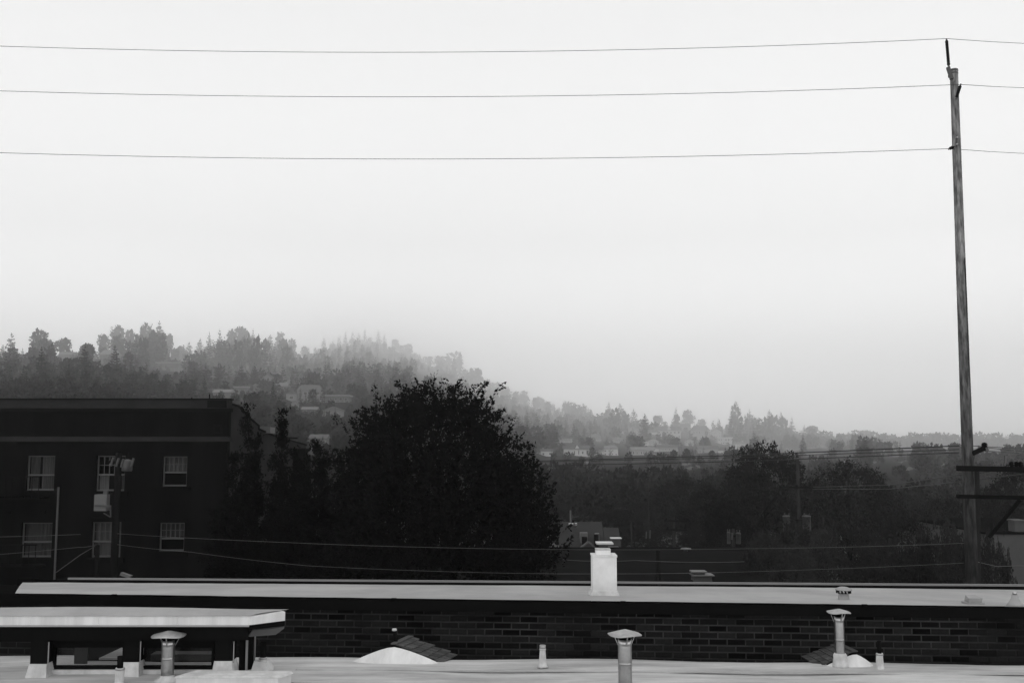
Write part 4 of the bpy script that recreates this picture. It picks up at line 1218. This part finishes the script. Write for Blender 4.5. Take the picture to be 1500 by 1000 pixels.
# ------------------------------------------------------------------ dark apartment building on the left
BY = 43.0
ab = thing('apartment_building', 'dark brick apartment building with heavy cornice and white sash windows', 'building', P(60, 800, BY))
def bx(px): return P(px, 650, BY).x
def bz(py): return P(170, py, BY).z
XL, XR = bx(-260), bx(333)
z_top, z_cap, z_belt = bz(584), bz(598), bz(640)
WINS = [(39, 80, 667, 718), (141, 183, 667, 719), (238, 274, 668, 712), (31, 76, 765, 816), (134, 177, 764, 816), (233, 270, 765, 807), (-62, -20, 668, 718), (-72, -28, 766, 816)]
# wall built around the window openings: vertical strips
LEAN = lambda px, py: px + (py - 650) * 0  # verticals are true; the camera tilt makes them lean
rects = []
wl = []
for (a, b_, c, d) in WINS:
    q0, q1 = P(a, d, BY), P(b_, c, BY)
    m0 = P(a, (c + d) / 2, BY).x; m1 = P(b_, (c + d) / 2, BY).x
    wl.append([m0, m1, bz(d), bz(c)])
# align the two storeys
g = G()
ZR = [(0, min(w[2] for w in wl[3:6])), None, None]
def wall_row(z0, z1, wins):
    x = XL
    for w in sorted(wins):
        g.box(x, w[0], BY, BY + .4, z0, z1)
        if w[2] > z0: g.box(w[0], w[1], BY, BY + .4, z0, w[2])
        if w[3] < z1: g.box(w[0], w[1], BY, BY + .4, w[3], z1)
        x = w[1]
    g.box(x, XR, BY, BY + .4, z0, z1)
zmid = bz(742)
wall_row(0, zmid, [wl[3], wl[4], wl[5], wl[7]])
wall_row(zmid, z_belt, [wl[0], wl[1], wl[2], wl[6]])
part('front_wall', g, M['facade'], ab)
part('cornice', G().box(XL, XR + .12, BY - .10, BY + .4, bz(646.5), bz(641)).box(XL, XR + .06, BY - .05, BY + .4, bz(641), bz(639)), M['facade_light'], ab)
part('frieze', G().box(XL, XR + .02, BY - .02, BY + .4, bz(639), bz(603)), M['facade'], ab)
part('parapet_shelf', G().box(XL, XR + .10, BY - .09, BY + .4, bz(603), bz(598)), M['darktrim'], ab)
part('parapet', G().box(XL, XR + .06, BY - .14, BY + .4, bz(598), bz(585.5)), M['facade_light'], ab)
part('parapet_cap', G().box(XL, XR + .10, BY - .18, BY + .45, bz(585.5), bz(583.5)), M['darktrim'], ab)
part('parapet_block', G().box(bx(304), bx(332), BY - .20, BY - .14, bz(597), bz(586.5)), M['darktrim'], ab)
orn = part('ornament', G().box(bx(312), bx(325), BY - .06, BY - .02, bz(635), bz(621)), M['darktrim'], ab)
part('ornament_face', G().box(bx(315), bx(322), BY - .09, BY - .062, bz(632), bz(624.5)), M['facade'], orn)
for k in range(6):
    y0_ = 655 + k * 8
    part('quoin', G().box(bx(298 + (k % 2) * 4), bx(331), BY - .05, BY - .002, bz(y0_ + 5.5), bz(y0_)), M['facade'], ab)
# side wall running back, its parapet stepping down
SL = 16.0
sx = XR
sidep = [(0, 592), (1.2, 595), (1.2, 596), (2.2, 604), (3.0, 606), (3.0, 612), (4.8, 624), (4.8, 629), (8.5, 640), (SL, 652)]
def side_pt(s, py_at):
    Y = BY + s; return Vector((sx, Y, P(360, py_at, Y).z))
poly = [Vector((sx, BY + .401, 0))] + [Vector((sx, BY + .401 + s, side_pt(s, py).z)) for s, py in sidep] + [Vector((sx, BY + .401 + SL, 0))]
part('side_wall', G().prism(poly, [p + Vector((-.35, 0, 0)) for p in poly]), M['facade_side'], ab)
cap = G()
sp_ = [Vector((sx - .17, BY + .401 + s, side_pt(s, py).z + .03)) for s, py in sidep]
for a, b_ in zip(sp_[:-1], sp_[1:]):
    cap.beam(a, b_, .46, .07)
part('side_coping', cap, M['darktrim'], ab)
part('roof', G().box(XL, sx - .4, BY + .5, BY + SL, z_belt, z_belt + .1), M['dark_roof'], ab)
part('roof_hatch', G().box(P(379, 626, 49.5).x, P(396, 626, 49.5).x, 49.5, 50.5, P(379, 634, 49.5).z, P(379, 625.2, 49.5).z).box(P(378, 626, 49.4).x, P(396.5, 626, 49.4).x, 49.4, 49.5, P(379, 626.6, 49.4).z, P(379, 624.6, 49.4).z), M['whitebox'], ab)
for px, py in ((307, 577), (281, 582)):
    part('roof_pipe', G().tube([P(px, 586, BY + .3), P(px, py, BY + .3)], .03, 6), M['black_pipe'], ab)
part('roof_cowl', G().lathe(P(226, 584, BY + 2), [(.05, 0), (.05, .08), (.16, .09), (.10, .14), (.01, .16)], 10), M['whitebox'], ab, True)
def sash_window(w, upper_cols, curtain, seed, style):
    x0, x1, z0, z1 = w
    rn = random.Random(seed)
    Yw = BY + .12
    f = G(); t = .055
    f.box(x0, x0 + t, Yw, Yw + .08, z0, z1).box(x1 - t, x1, Yw, Yw + .08, z0, z1)
    f.box(x0 + t, x1 - t, Yw, Yw + .078, z1 - t, z1).box(x0 + t, x1 - t, Yw, Yw + .078, z0, z0 + t * 1.2)
    zm = z0 + (z1 - z0) * (.44 if style != 'open' else .46)
    f.box(x0 + t, x1 - t, Yw - .01, Yw + .07, zm - .035, zm + .035)
    o = part('window', f, M['sash'], ab)
    part('sill', G().box(x0 - .18, x1 + .18, BY - .10, BY - .001, z0 - .20, z0 - .03), M['recess'], o)
    part('lintel', G().box(x0 - .12, x1 + .12, BY - .03, BY - .001, z1 + .02, z1 + .16), M['recess'], o)
    if upper_cols:
        mg = G()
        for k in range(1, upper_cols):
            x = x0 + t + (x1 - x0 - 2 * t) * k / upper_cols
            mg.box(x - .013, x + .013, Yw + .02, Yw + .05, zm + .035, z1 - t)
        zz = (zm + z1) / 2
        mg.box(x0 + t, x1 - t, Yw + .021, Yw + .049, zz - .013, zz + .013)
        part('muntins', mg, M['sash'], o)
    part('pane', G().box(x0 + t, x1 - t, Yw + .055, Yw + .06, zm + .035, z1 - t), M['old_glass'], o)
    if style != 'open':
        part('pane', G().box(x0 + t, x1 - t, Yw + .055, Yw + .06, z0 + t * 1.2, zm - .035), M['old_glass'], o)
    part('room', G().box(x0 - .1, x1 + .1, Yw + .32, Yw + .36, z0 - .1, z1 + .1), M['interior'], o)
    for (a, b_, c, d) in curtain:          # fractions of the opening
        n = 44; gg = G()
        for i in range(n + 1):
            s = a + (b_ - a) * i / n
            x = x0 + t + (x1 - x0 - 2 * t) * s
            yy = Yw + .15 + .016 * math.sin(i * .95 + .6 * math.sin(i * .37))
            gg.v += [(x, yy, z0 + (z1 - z0) * c), (x, yy, z0 + (z1 - z0) * d)]
        for i in range(n):
            gg.f.append((2 * i, 2 * i + 2, 2 * i + 3, 2 * i + 1))
        part('curtain', gg, M['curtain'], o)
sash_window(wl[0], 0, [(0, .37, 0, 1), (.46, 1, 0, 1)], 1, 'sash')
sash_window(wl[1], 5, [(0, .37, 0, .45), (.86, 1, 0, .45)], 2, 'open')
sash_window(wl[2], 5, [(0, 1, .46, 1)], 3, 'open')
sash_window(wl[3], 0, [(0, 1, .0, 1)], 4, 'sash')
sash_window(wl[4], 5, [(0, 1, 0, 1)], 5, 'sash')
sash_window(wl[5], 5, [(0, 1, .5, 1)], 6, 'sash')
sash_window(wl[6], 0, [(0, 1, 0, 1)], 7, 'sash')
sash_window(wl[7], 0, [(0, 1, 0, 1)], 8, 'sash')
for px in (17, 68, 243):
    part('wall_vent', G().box(bx(px - 4), bx(px + 4), BY - .05, BY - .001, bz(752), bz(748)), M['recess'], ab)
fe = G()
for z in (bz(727), bz(825)):
    fe.box(XL, bx(77), BY - 1.0, BY - .12, z - .06, z)
part('balcony_slab', fe, M['darktrim'], ab)
rl = G()
for z in (bz(727), bz(825)):
    rl.box(XL, bx(77), BY - 1.0, BY - .96, z + .86, z + .90)
    for k in range(30):
        x = bx(77) - .04 - k * .28
        rl.box(x - .012, x + .012, BY - .99, BY - .97, z, z + .86)
part('balcony_railing', rl, M['darktrim'], ab)
dpa, dpb = P(86, 713, BY - .2), P(79, 850, BY - .2)
part('downpipe', G().tube([dpa, Vector((dpa.x, dpa.y, 0))], .045, 8), M['sash'], ab)
# lower dark wing behind the columnar trees
wb = P(430, 800, 56)
lw = thing('dark_house', 'dark low sided house behind the columnar trees', 'house', Vector((wb.x, 56, 0)))
x0, x1, zt_ = P(388, 656, 56).x, P(447, 656, 56).x, P(420, 657, 56).z
part('wall', G().box(x0, x1, 56, 57.6, 0, zt_), M['facade'], lw)
part('roof', G().box(x0 - .1, x1 + .1, 55.85, 57.7, zt_, zt_ + .10), M['house_roof'], lw)
for k in range(14):
    part('siding', G().box(x0 + .002, x1 - .002, 55.97, 55.998, zt_ - .36 * (k + 1) + .04, zt_ - .36 * k - .02), M['facade'], lw)
part('end_vent', G().prism([(x1 + .05, 56.2, zt_ - .35), (x1 + .5, 56.2, zt_ - .35), (x1 + .3, 56.2, zt_ + .05)], [(x1 + .05, 56.5, zt_ - .35), (x1 + .5, 56.5, zt_ - .35), (x1 + .3, 56.5, zt_ + .05)]), M['whitebox'], lw)

# pole before the apartment facade, with white cabinet
AY = 38.0
p0 = P(166, 850, AY); p1 = P(171, 663, AY)
fp = thing('service_pole', 'dark pole with transformer and white cabinet before the apartment facade', 'utility pole', Vector((p0.x, AY, 0)))
part('pole_shaft', G().tube([(p0.x, AY, 0), (p0.x + .02, AY, p1.z)], [.17, .12], 12), M['wood_dark'], fp, True)
part('crossarm', G().beam(P(158, 676, AY - .2), P(196, 679, AY - .2), .09, .10), M['wood_dark'], fp)
part('transformer', G().lathe(P(186, 690, AY - .2), [(.16, 0), (.19, .03), (.19, .36), (.15, .42), (.05, .45)], 14), M['transformer'], fp, True)
for px, py in ((164, 682), (172, 683), (179, 684), (194, 683)):
    part('cutout_fuse', G().tube([P(px - 1.5, py, AY - .35), P(px + 2, py - 12, AY - .35)], .045, 8), M['transformer'], fp)
part('cabinet', G().box(P(142, 735, AY - .25).x, P(160, 735, AY - .25).x, AY - .5, AY - .18, P(150, 748, AY - .5).z, P(150, 724, AY - .5).z), M['whitebox'], fp)
part('cabinet_bracket', G().beam(P(139, 740, AY - .52), P(163, 741, AY - .52), .05, .06).beam(P(152, 751, AY - .3), P(162, 757, AY - .2), .04, .04).beam(P(162, 740, AY - .3), P(162, 757, AY - .3), .04, .04), M['transformer'], fp)
part('cable_head', G().box(P(153, 720, AY - .3).x, P(159, 720, AY - .3).x, AY - .4, AY - .3, P(150, 724, AY - .4).z, P(150, 718, AY - .4).z), M['transformer'], fp)
sp0 = P(140, 850, 37.5)
solo('short_post', G().tube([(sp0.x, 37.5, 0), (sp0.x + .02, 37.5, P(140, 798, 37.5).z)], .09, 8), M['wood_dark'], 'short dark post left of the pole with white cabinet', 'post', smooth=True)
sl = P(182, 843, 30)
lampo = thing('flood_lamp', 'small pale flood lamp head just above the white roof at left', 'lamp', sl - Vector((0, 0, .6)))
part('stem', G().tube([sl - Vector((0, 0, sl.z - .01)), sl], .03, 6), M['black_pipe'], lampo)
part('head', G().obox(sl + Vector((.06, 0, .02)), (.15, 0, -.05), (0, .08, 0), (.015, 0, .04)), M['whitebox'], lampo)

# ------------------------------------------------------------------ near trees
BT = P(650, 800, 31)
def big_r(t, th):
    r = np.interp(t, [0, .35, .6, .75, .85, .93, .98, 1.0], [3.4, 3.5, 3.4, 3.0, 2.45, 1.6, .8, .3])
    if math.cos(th) < 0: r *= np.interp(t, [0, .35, .6, .75, .85, .93, 1.0], [.93, .90, .88, .93, 1.0, 1.02, .9])
    else: r *= np.interp(t, [0, .35, .6, .75, .85, .93, 1], [.95, .93, .88, .82, .74, .66, .7])
    return r * (1 + .10 * math.sin(3 * th + 5 * t) + .08 * math.sin(7 * th - 9 * t))
cr, tr = broadleaf(21, big_r, 1.6, P(652, 573, 31).z, 600, 16, 25, .72, .38, .106, .26, upness=.58, shell=.42, limb_n=40)
bigt = thing('leafy_tree', 'large dark leafy tree with ragged dome crown in the centre', 'tree', Vector((BT.x, 31, 0)))
o = link_mesh('crown', cr, M['leaf_near'], bigt, Vector((BT.x, 31, 0)))
o = link_mesh('trunk', tr, M['bark'], bigt, Vector((BT.x, 31, 0)), True)
COLM = []
for i in range(4):
    def cr_(t, th, i=i):
        return (np.interp(t, [0, .3, .6, .8, .93, 1], [.52, .46, .34, .20, .09, .02])) * (1 + .22 * math.sin(2 * th + 9 * t + i) + .18 * math.sin(26 * t + i * 2))
    COLM.append(broadleaf(50 + i, cr_, .5, 9.55, 230, 9, 9, .12, .17, .085, .09, upness=.85, shell=.2, limb_n=20, floor=.13))
for k, (px, top, Y, wf, lab) in enumerate([
        (354, 584, 33, 1.05, 'tallest columnar tree at the corner of the apartment building'),
        (376, 628, 34, .95, 'thin columnar tree between the two tallest columnar trees'),
        (401, 596, 33, .92, 'leaning tipped columnar tree standing free against the hill'),
        (423, 652, 34, 1.0, 'blunt columnar tree right of the free standing one'),
        (441, 660, 33, .9, 'hidden columnar tree left of the forked columnar tree'),
        (458, 638, 33, 1.0, 'forked columnar tree in the middle of the row'),
        (471, 656, 32.5, .8, 'short columnar tree against the right side of the forked one'),
        (483, 664, 33, .85, 'slender columnar tree with a gap on its right'),
        (499, 674, 33, .85, 'last columnar tree before the big leafy tree'),
        (343, 655, 34, 1.0, 'columnar tree hiding the lower corner of the apartment building'),
        (366, 648, 33.5, .95, 'columnar tree before the side wall of the apartment building'),
        (389, 668, 33.5, 1.0, 'columnar tree at the foot of the free standing one on its left'),
        (412, 672, 32.5, 1.0, 'columnar tree at the foot of the free standing one on its right'),
        (432, 666, 32.5, 1.05, 'columnar tree before the dark sided house'),
        (446, 690, 32, 1.1, 'low columnar tree before the dark sided house on its right'),
        (332, 690, 33, 1.3, 'broad low columnar tree before the apartment corner'),
        (312, 742, 32.5, 1.3, 'lowest bushy columnar tree below the apartment windows')]):
    b = P(px + 0, 850, Y); H = P(px, top, Y).z
    cm, tm = COLM[k % 4]
    t = thing('columnar_tree', lab, 'tree', Vector((b.x, Y, 0)), 'columnar trees in a row')
    t.scale = (wf, wf, H / 9.75); t.rotation_euler = (0, R(random.uniform(-.6, .9)), random.uniform(0, 6.28))
    link_mesh('crown', cm, M['leaf_col'], t)
    link_mesh('trunk', tm, M['bark'], t, smooth=True)
hedge_r = lambda t, th: np.interp(t, [0, .6, 1], [1.5, 1.3, .4]) * (1 + .2 * math.sin(4 * th + 6 * t))
hb_c, hb_t = broadleaf(70, hedge_r, .2, 4.6, 200, 10, 12, .5, .35, .12, .1, upness=.7, shell=.4, limb_n=12)
for k, (px, Y, H, lab) in enumerate([(345, 34.5, 5.6, 'dark shrub at the foot of the tallest columnar tree'), (410, 34.5, 6.2, 'dark shrub behind the free standing columnar tree'), (470, 34.5, 6.0, 'dark shrub at the foot of the forked columnar tree'), (520, 33.5, 5.8, 'dark shrub under the left edge of the big leafy tree'), (795, 32.5, 5.0, 'dark shrub under the right edge of the big leafy tree'), (730, 30.5, 5.2, 'dark shrub before the trunk of the big leafy tree'), (820, 31.5, 4.9, 'last low dark shrub beside the flat roofed shed'), (505, 36, 8.8, 'dark shrub in the gap left of the big leafy tree'), (535, 36.4, 8.4, 'dark shrub behind the left edge of the big leafy tree'), (770, 30, 5.3, 'low dark shrub before the right half of the big leafy tree'), (680, 29.5, 5.0, 'low dark shrub right of centre before the big leafy tree'), (620, 29.5, 5.2, 'low dark shrub left of centre before the big leafy tree'), (560, 30, 5.4, 'low dark shrub before the left half of the big leafy tree')]):
    b = P(px, 800, Y)
    t = thing('dark_shrub', lab, 'shrub', Vector((b.x, Y, 0)), 'dark shrubs along the lane')
    t.scale = (1, 1, H / 4.6); t.rotation_euler = (0, 0, k * 1.3)
    link_mesh('crown', hb_c, M['leaf_col'], t)
    link_mesh('trunk', hb_t, M['bark'], t, smooth=True)

# ------------------------------------------------------------------ middle distance trees
MID = []
_bc = {}
def bush_copy(me):
    if me.name not in _bc:
        c_ = me.copy(); c_.materials.clear(); c_.materials.append(M['leaf_bush']); _bc[me.name] = c_
    return _bc[me.name]
for i in range(5):
    def mr_(t, th, i=i):
        r = np.interp(t, [0, .2, .5, .75, .92, 1], [.42, .49, .50, .40, .22, .06])
        return r * (1 + .16 * math.sin(3 * th + 4 * t + i) + .12 * math.sin(5 * th - 8 * t + 2 * i))
    MID.append(broadleaf(90 + i, mr_, .05, 1.0, 210, 10, 10, .08, .06, .027, .022, upness=.55, shell=.5, limb_n=18))
for k, (px, top, w, Y, lab) in enumerate([
        (1122, 660, 130, 85, 'tall tree with pointed top left of the slender far pole'),
        (1095, 712, 110, 92, 'round tree on the left shoulder of the pointed tree'),
        (1245, 683, 130, 95, 'broad round headed dark tree between the far pole and the utility pole'),
        (1185, 728, 100, 125, 'tree behind the slender far pole'),
        (1300, 716, 90, 130, 'tree at the right shoulder of the broad round headed tree'),
        (1345, 730, 100, 122, 'tree left of the utility pole below the far crest'),
        (1390, 732, 90, 92, 'dark tree right behind the utility pole'),
        (1010, 705, 110, 135, 'round tree left of the pointed tree'),
        (965, 725, 90, 140, 'small round tree above the dark flat roof'),
        (1042, 722, 80, 105, 'low tree beside the twin arm pole'),
        (900, 748, 62, 112, 'lighter small tree right of the shingled house'),
        (935, 742, 60, 116, 'small tree between the two faint poles'),
        (850, 722, 80, 135, 'tree behind the shingled house roof'),
        (815, 735, 60, 125, 'tree at the right edge of the big crown'),
        (1160, 778, 95, 52, 'paler bush under the twin transformers'),
        (1118, 790, 70, 55, 'dark bush left of the paler bush'),
        (1245, 768, 130, 50, 'wide bush in the middle of the right thicket'),
        (1320, 752, 110, 54, 'tall bush in the right thicket nearest the utility pole'),
        (1375, 765, 100, 47, 'bush left of the utility pole foot'),
        (1210, 790, 90, 46, 'low bush in front of the wide bush'),
        (1290, 795, 100, 44, 'low front bush between wide bush and utility pole'),
        (1098, 815, 50, 50, 'lowest dark bush right of the rooftop unit'),
        (1455, 792, 62, 36, 'rounded bush before the grey wall right of the utility pole'),
        (1438, 770, 60, 60, 'dark bush behind the utility pole foot'),
        (1500, 692, 90, 85, 'dark tree cut by the right edge'),
        (1455, 722, 90, 92, 'dark tree right of the utility pole under the crossarms'),
        (985, 768, 70, 100, 'low tree beside the twin arm pole on its left'),
        (1035, 764, 60, 96, 'low tree between the twin arm pole and the small white transformers'),
        (1095, 760, 70, 90, 'low tree right of the small white transformers'),
        (930, 776, 60, 104, 'low scrubby tree right of the shingled house roof'),
        (1400, 800, 80, 40, 'low bush at the foot of the utility pole on its left'),
        (1345, 800, 90, 42, 'low front bush at the right end of the thicket'),
        (1165, 808, 80, 44, 'low front bush under the paler bush'),
        (1065, 740, 70, 80, 'small tree behind the white twin transformers')]):
    b = P(px, 800, Y); H = P(px, top, Y).z; Wd = S(w, Y)
    cm, tm = MID[k % 5]
    t = thing('lane_tree' if 'tree' in lab else 'bush', lab, 'tree' if 'tree' in lab else 'bush', Vector((b.x, Y, 0)), 'trees and bushes beyond the roofs')
    t.scale = (Wd, Wd, H); t.rotation_euler = (0, 0, k * 2.1)
    if 'bush' in lab:
        cm = bush_copy(cm)
    link_mesh('crown', cm, M['leaf_mid'], t)
    link_mesh('trunk', tm, M['bark'], t, smooth=True)

# ------------------------------------------------------------------ middle distance buildings
fz = 4.6
fl = thing('flat_roofed_shed', 'long dark flat roofed shed behind the white chimney', 'building', Vector((4, 45, 0)))
xa, xb, ya, yb = at_z(548, 806, fz).x, at_z(1092, 806, fz).x, 35.2, at_z(900, 806, fz).y
part('wall', G().box(xa, xb, ya, yb, 0, fz - .12), M['facade'], fl)
part('roof', G().box(xa - .15, xb + .15, ya - .15, yb + .1, fz - .12, fz), M['dark_roof'], fl)
part('rear_parapet', G().box(xa - .15, xb + .15, yb + .1, yb + .3, fz - .4, fz + .14), M['dark_roof'], fl)
part('parapet_cap', G().box(xa - .2, xb + .2, yb + .06, yb + .34, fz + .142, fz + .18), M['dark_roof'], fl)
ac = at_z(1030, 852, fz)
au = thing('rooftop_unit', 'pale rooftop air unit on the dark flat roof', 'air unit', Vector((ac.x, ac.y, fz)))
part('housing', G().box(ac.x - .42, ac.x + .40, ac.y, ac.y + .8, fz + .02, fz + .27), M['transformer'], au)
part('lid', G().box(ac.x - .5, ac.x + .52, ac.y - .1, ac.y + .9, fz + .271, fz + .32), M['whitebox'], au)
part('upper_lid', G().box(ac.x - .5, ac.x + .22, ac.y + .1, ac.y + .8, fz + .40, fz + .46), M['whitebox'], au)
part('duct', G().box(ac.x - .4, ac.x + .12, ac.y + .2, ac.y + .7, fz + .321, fz + .399), M['transformer'], au)
cw_ = at_z(1010, 806, fz)
cowl = thing('roof_cowl', 'low pale cowl on the rear edge of the dark flat roof', 'roof vent', Vector((P(1003, 806, cw_.y).x, yb - .4, fz)))
cwp = cowl.location
part('cowl_body', G().lathe(cwp, [(.12, 0), (.12, .12)], 10), M['transformer'], cowl, True)
part('cowl_cap', G().lathe(cwp + Vector((0, 0, .121)), [(.34, 0), (.30, .06), (.02, .10)], 14), M['whitebox'], cowl, True)

# shingled house behind the shed
HY = 76.0
hx0, hx1 = P(818, 780, HY).x, P(884, 780, HY).x
hz_r, hz_e = P(850, 768, HY).z, P(850, 808, HY).z
sh = thing('shingled_house', 'grey roofed house with chimneys and a small white edged gable', 'house', Vector(((hx0 + hx1) / 2, HY, 0)))
part('wall', G().box(hx0 + .2, hx1 + 1.0, HY - .9, HY + 5, 0, hz_e), M['grey_wall'], sh)
def gable_roof(x0, x1, yf, ym, yr, ze, zr, th=.12):
    r = G(); u = Vector((0, 0, th))
    for a, b_ in (((yf, ze), (ym, zr)), ((ym, zr), (yr, ze))):
        q = [Vector((x0, a[0], a[1])), Vector((x1, a[0], a[1])), Vector((x1, b_[0], b_[1])), Vector((x0, b_[0], b_[1]))]
        r.prism(q, [v + u for v in q])
    return r
part('roof', gable_roof(hx0, hx1, HY - 1.4, HY + 1.3, HY + 5.2, hz_e, hz_r), M['house_roof'], sh)
part('lower_roof', gable_roof(hx1 + .05, P(908, 780, HY).x, HY - 1.2, HY + 1.0, HY + 4, hz_e, P(890, 776, HY).z), M['house_roof'], sh)
gx0, gxm, gx1 = P(848, 805, HY - 2.2).x, P(862, 793, HY - 2.2).x, P(874, 805, HY - 2.2).x
gz0, gz1 = P(862, 806, HY - 2.2).z, P(862, 794, HY - 2.2).z
part('gable_wall', G().prism([(gx0, HY - 2.2, gz0), (gx1, HY - 2.2, gz0), (gxm, HY - 2.2, gz1)], [(gx0, HY + .5, gz0), (gx1, HY + .5, gz0), (gxm, HY + .5, gz1)]), M['grey_wall'], sh)
part('bargeboard', G().beam((gx0 - .1, HY - 2.3, gz0), (gxm, HY - 2.3, gz1 + .06), .1, .12).beam((gxm, HY - 2.3, gz1 + .06), (gx1 + .1, HY - 2.3, gz0), .1, .12), M['whitebox'], sh)
for (a, b_, c, d, mm) in ((850, 861, 790, 780, 'whitebox'), (872, 878, 790, 781, 'whitebox'), (871, 877, 805, 783, 'recess'), (853, 860, 796, 786, 'recess')):
    yy = HY - .6 - (.4 if mm == 'recess' else 0)
    part('chimney', G().box(P(a, c, yy).x, P(b_, c, yy).x, yy, yy + .6, P(a, c, yy).z - .3, P(a, d, yy).z), M[mm], sh)
part('porch_roof', G().box(P(873, 795, HY - 2.6).x, P(897, 795, HY - 2.6).x, HY - 3.4, HY - 2.0, P(880, 795.6, HY - 2.6).z, P(880, 793.4, HY - 2.6).z), M['hill_trim'], sh)
part('porch_roof', G().box(P(894, 788, HY - 1.6).x, P(910, 788, HY - 1.6).x, HY - 1.9, HY - 1.2, P(880, 788.2, HY - 1.6).z, P(880, 787, HY - 1.6).z), M['hill_trim'], sh)
part('dormer_window', G().box(P(892, 801, HY - 2.0).x, P(907, 801, HY - 2.0).x, HY - 2.1, HY - 1.25, P(880, 806, HY - 2.0).z, P(880, 801, HY - 2.0).z), M['whitebox'], sh)
vs0 = P(836, 762, HY + 1.3)
part('vent_stack', G().tube([P(836, 768, HY + 1.3), P(835.5, 747, HY + 1.3)], .065, 8), M['whitebox'], sh)
part('aerial', G().tube([P(838, 757, HY + 1.3), P(848, 756, HY + 1.3)], .03, 6).tube([P(839, 760, HY + 1.3), P(839, 753, HY + 1.3)], .025, 6), M['transformer'], sh)
part('stack_base', G().box(P(833, 766, HY + 1.2).x, P(845, 766, HY + 1.2).x, HY + 1.0, HY + 1.6, P(836, 768, HY + 1.2).z, P(836, 765.4, HY + 1.2).z), M['hill_trim'], sh)

# grey walled building at the right edge
GY = 46.0
gb = thing('grey_building', 'plain grey walled building with pale chimney at the right edge', 'building', Vector((P(1480, 800, GY).x, GY, 0)))
gx_, gzt = P(1446, 782, GY).x, P(1470, 782, GY).z
part('wall', G().box(gx_, gx_ + 12, GY, GY + 9, 0, gzt), M['grey_wall'], gb)
part('roof_edge', G().box(gx_ - .06, gx_ + 12, GY - .06, GY + 9, gzt, gzt + .08), M['darktrim'], gb)
part('chimney', G().box(P(1491, 770, GY).x, P(1507, 770, GY).x, GY + .3, GY + .9, gzt + .081, P(1491, 764, GY).z), M['grey_wall'], gb)
part('chimney_cap', G().box(P(1490, 770, GY).x, P(1508, 770, GY).x, GY + .25, GY + .95, P(1491, 764, GY).z, P(1491, 762, GY).z), M['grey_wall'], gb)

# distant poles
def far_pole(px, top, Y, d, label, arms=(), cans=(), fuses=(), m='far_wood'):
    t_ = P(px, top, Y)
    t = thing('far_pole', label, 'utility pole', Vector((t_.x, Y, 0)), 'slender poles beyond the roofs')
    part('pole_shaft', G().tube([(t_.x, Y, 0), (t_.x, Y, t_.z)], [d * .6, d * .42], 8), M[m], t, True)
    for (a, b_, py) in arms:
        part('crossarm', G().beam(P(a, py, Y - .2), P(b_, py + 1, Y - .2), .10, .13), M['wood_dark'] if m != 'sash' else M['transformer'], t)
        for k in range(3):
            q = P(a + (b_ - a) * (.1 + .4 * k), py, Y - .2)
            part('pin_insulator', G().lathe(q, [(.05, .05), (.08, .10), (.05, .18), (.02, .2)], 8), M['polymer'], t, True)
    for (a, b_, y0_, y1_) in cans:
        q = P((a + b_) / 2, y1_, Y - .4); r = S((b_ - a) / 2, Y); h = S(y1_ - y0_, Y)
        c_ = part('transformer', G().lathe(q, [(r * .94, 0), (r, .04), (r, h - .07), (r * 1.07, h - .065), (r * 1.07, h - .01), (r * .9, h + .03), (r * .2, h + .05)], 12), M['can'], t, True)
        for sx_ in (-.5, .45):
            part('bushing', G().tube([q + Vector((r * sx_, -r * .3, h)), q + Vector((r * sx_ * 1.3, -r * .4, h + .20))], .035, 6), M['can'], c_)
        part('hanger', G().beam(q + Vector((0, .1, h * .7)), q + Vector((t_.x - q.x, .3, h * .7)), .08, .08), M['wood_dark'], c_)
    for (px_, y0_, y1_) in fuses:
        part('cutout_fuse', G().tube([P(px_, y1_, Y - .3), P(px_ + .5, y0_, Y - .3)], .06, 6), M['can'], t)
far_pole(1168, 672, 70, .26, 'slender pole with a dark crossarm and two big transformers', [(1143, 1191, 713)], [(1147, 1158, 756, 777), (1176, 1188, 756, 777)])
far_pole(987, 758, 80, .24, 'pole with twin frame arms before the round trees', [(973, 1006, 762), (975, 1006, 775)])
far_pole(1074, 774, 65, .24, 'pole with two small white transformers', [], [(1065, 1070, 780, 796), (1078, 1085, 781, 796)], [(1072, 780, 790)])
far_pole(949, 684, 90, .13, 'faint thin pole with a pair of white fuses', [], [], [(946.5, 778, 788), (952, 776, 788)])
far_pole(925, 764, 85, .16, 'short faint bare pole right of the shingled house')
far_pole(964, 806, 48, .22, 'short dark stub pole on the flat roofed shed', m='wood_dark')
far_pole(813, 705, 180, .3, 'pale mast beside the big crown', m='whitebox')

# ------------------------------------------------------------------ the air: one closed box of even haze
hz = G().box(-8600, 8600, -70, 8700, -4.2, 780)
hm = bpy.data.materials.new('haze'); hm.use_nodes = True
t = hm.node_tree; t.nodes.clear()
oo = t.nodes.new('ShaderNodeOutputMaterial')
pv = t.nodes.new('ShaderNodeVolumePrincipled')
pv.inputs['Color'].default_value = (0.99, 0.99, 0.99, 1)
HAZE = 0.00036
pv.inputs['Density'].default_value = HAZE
pv.inputs['Anisotropy'].default_value = 0.7
t.links.new(pv.outputs['Volume'], oo.inputs['Volume'])
solo('haze', hz, hm, 'thin pale haze filling the air over the whole place', 'haze', None, 'stuff', (0, 0, 0))
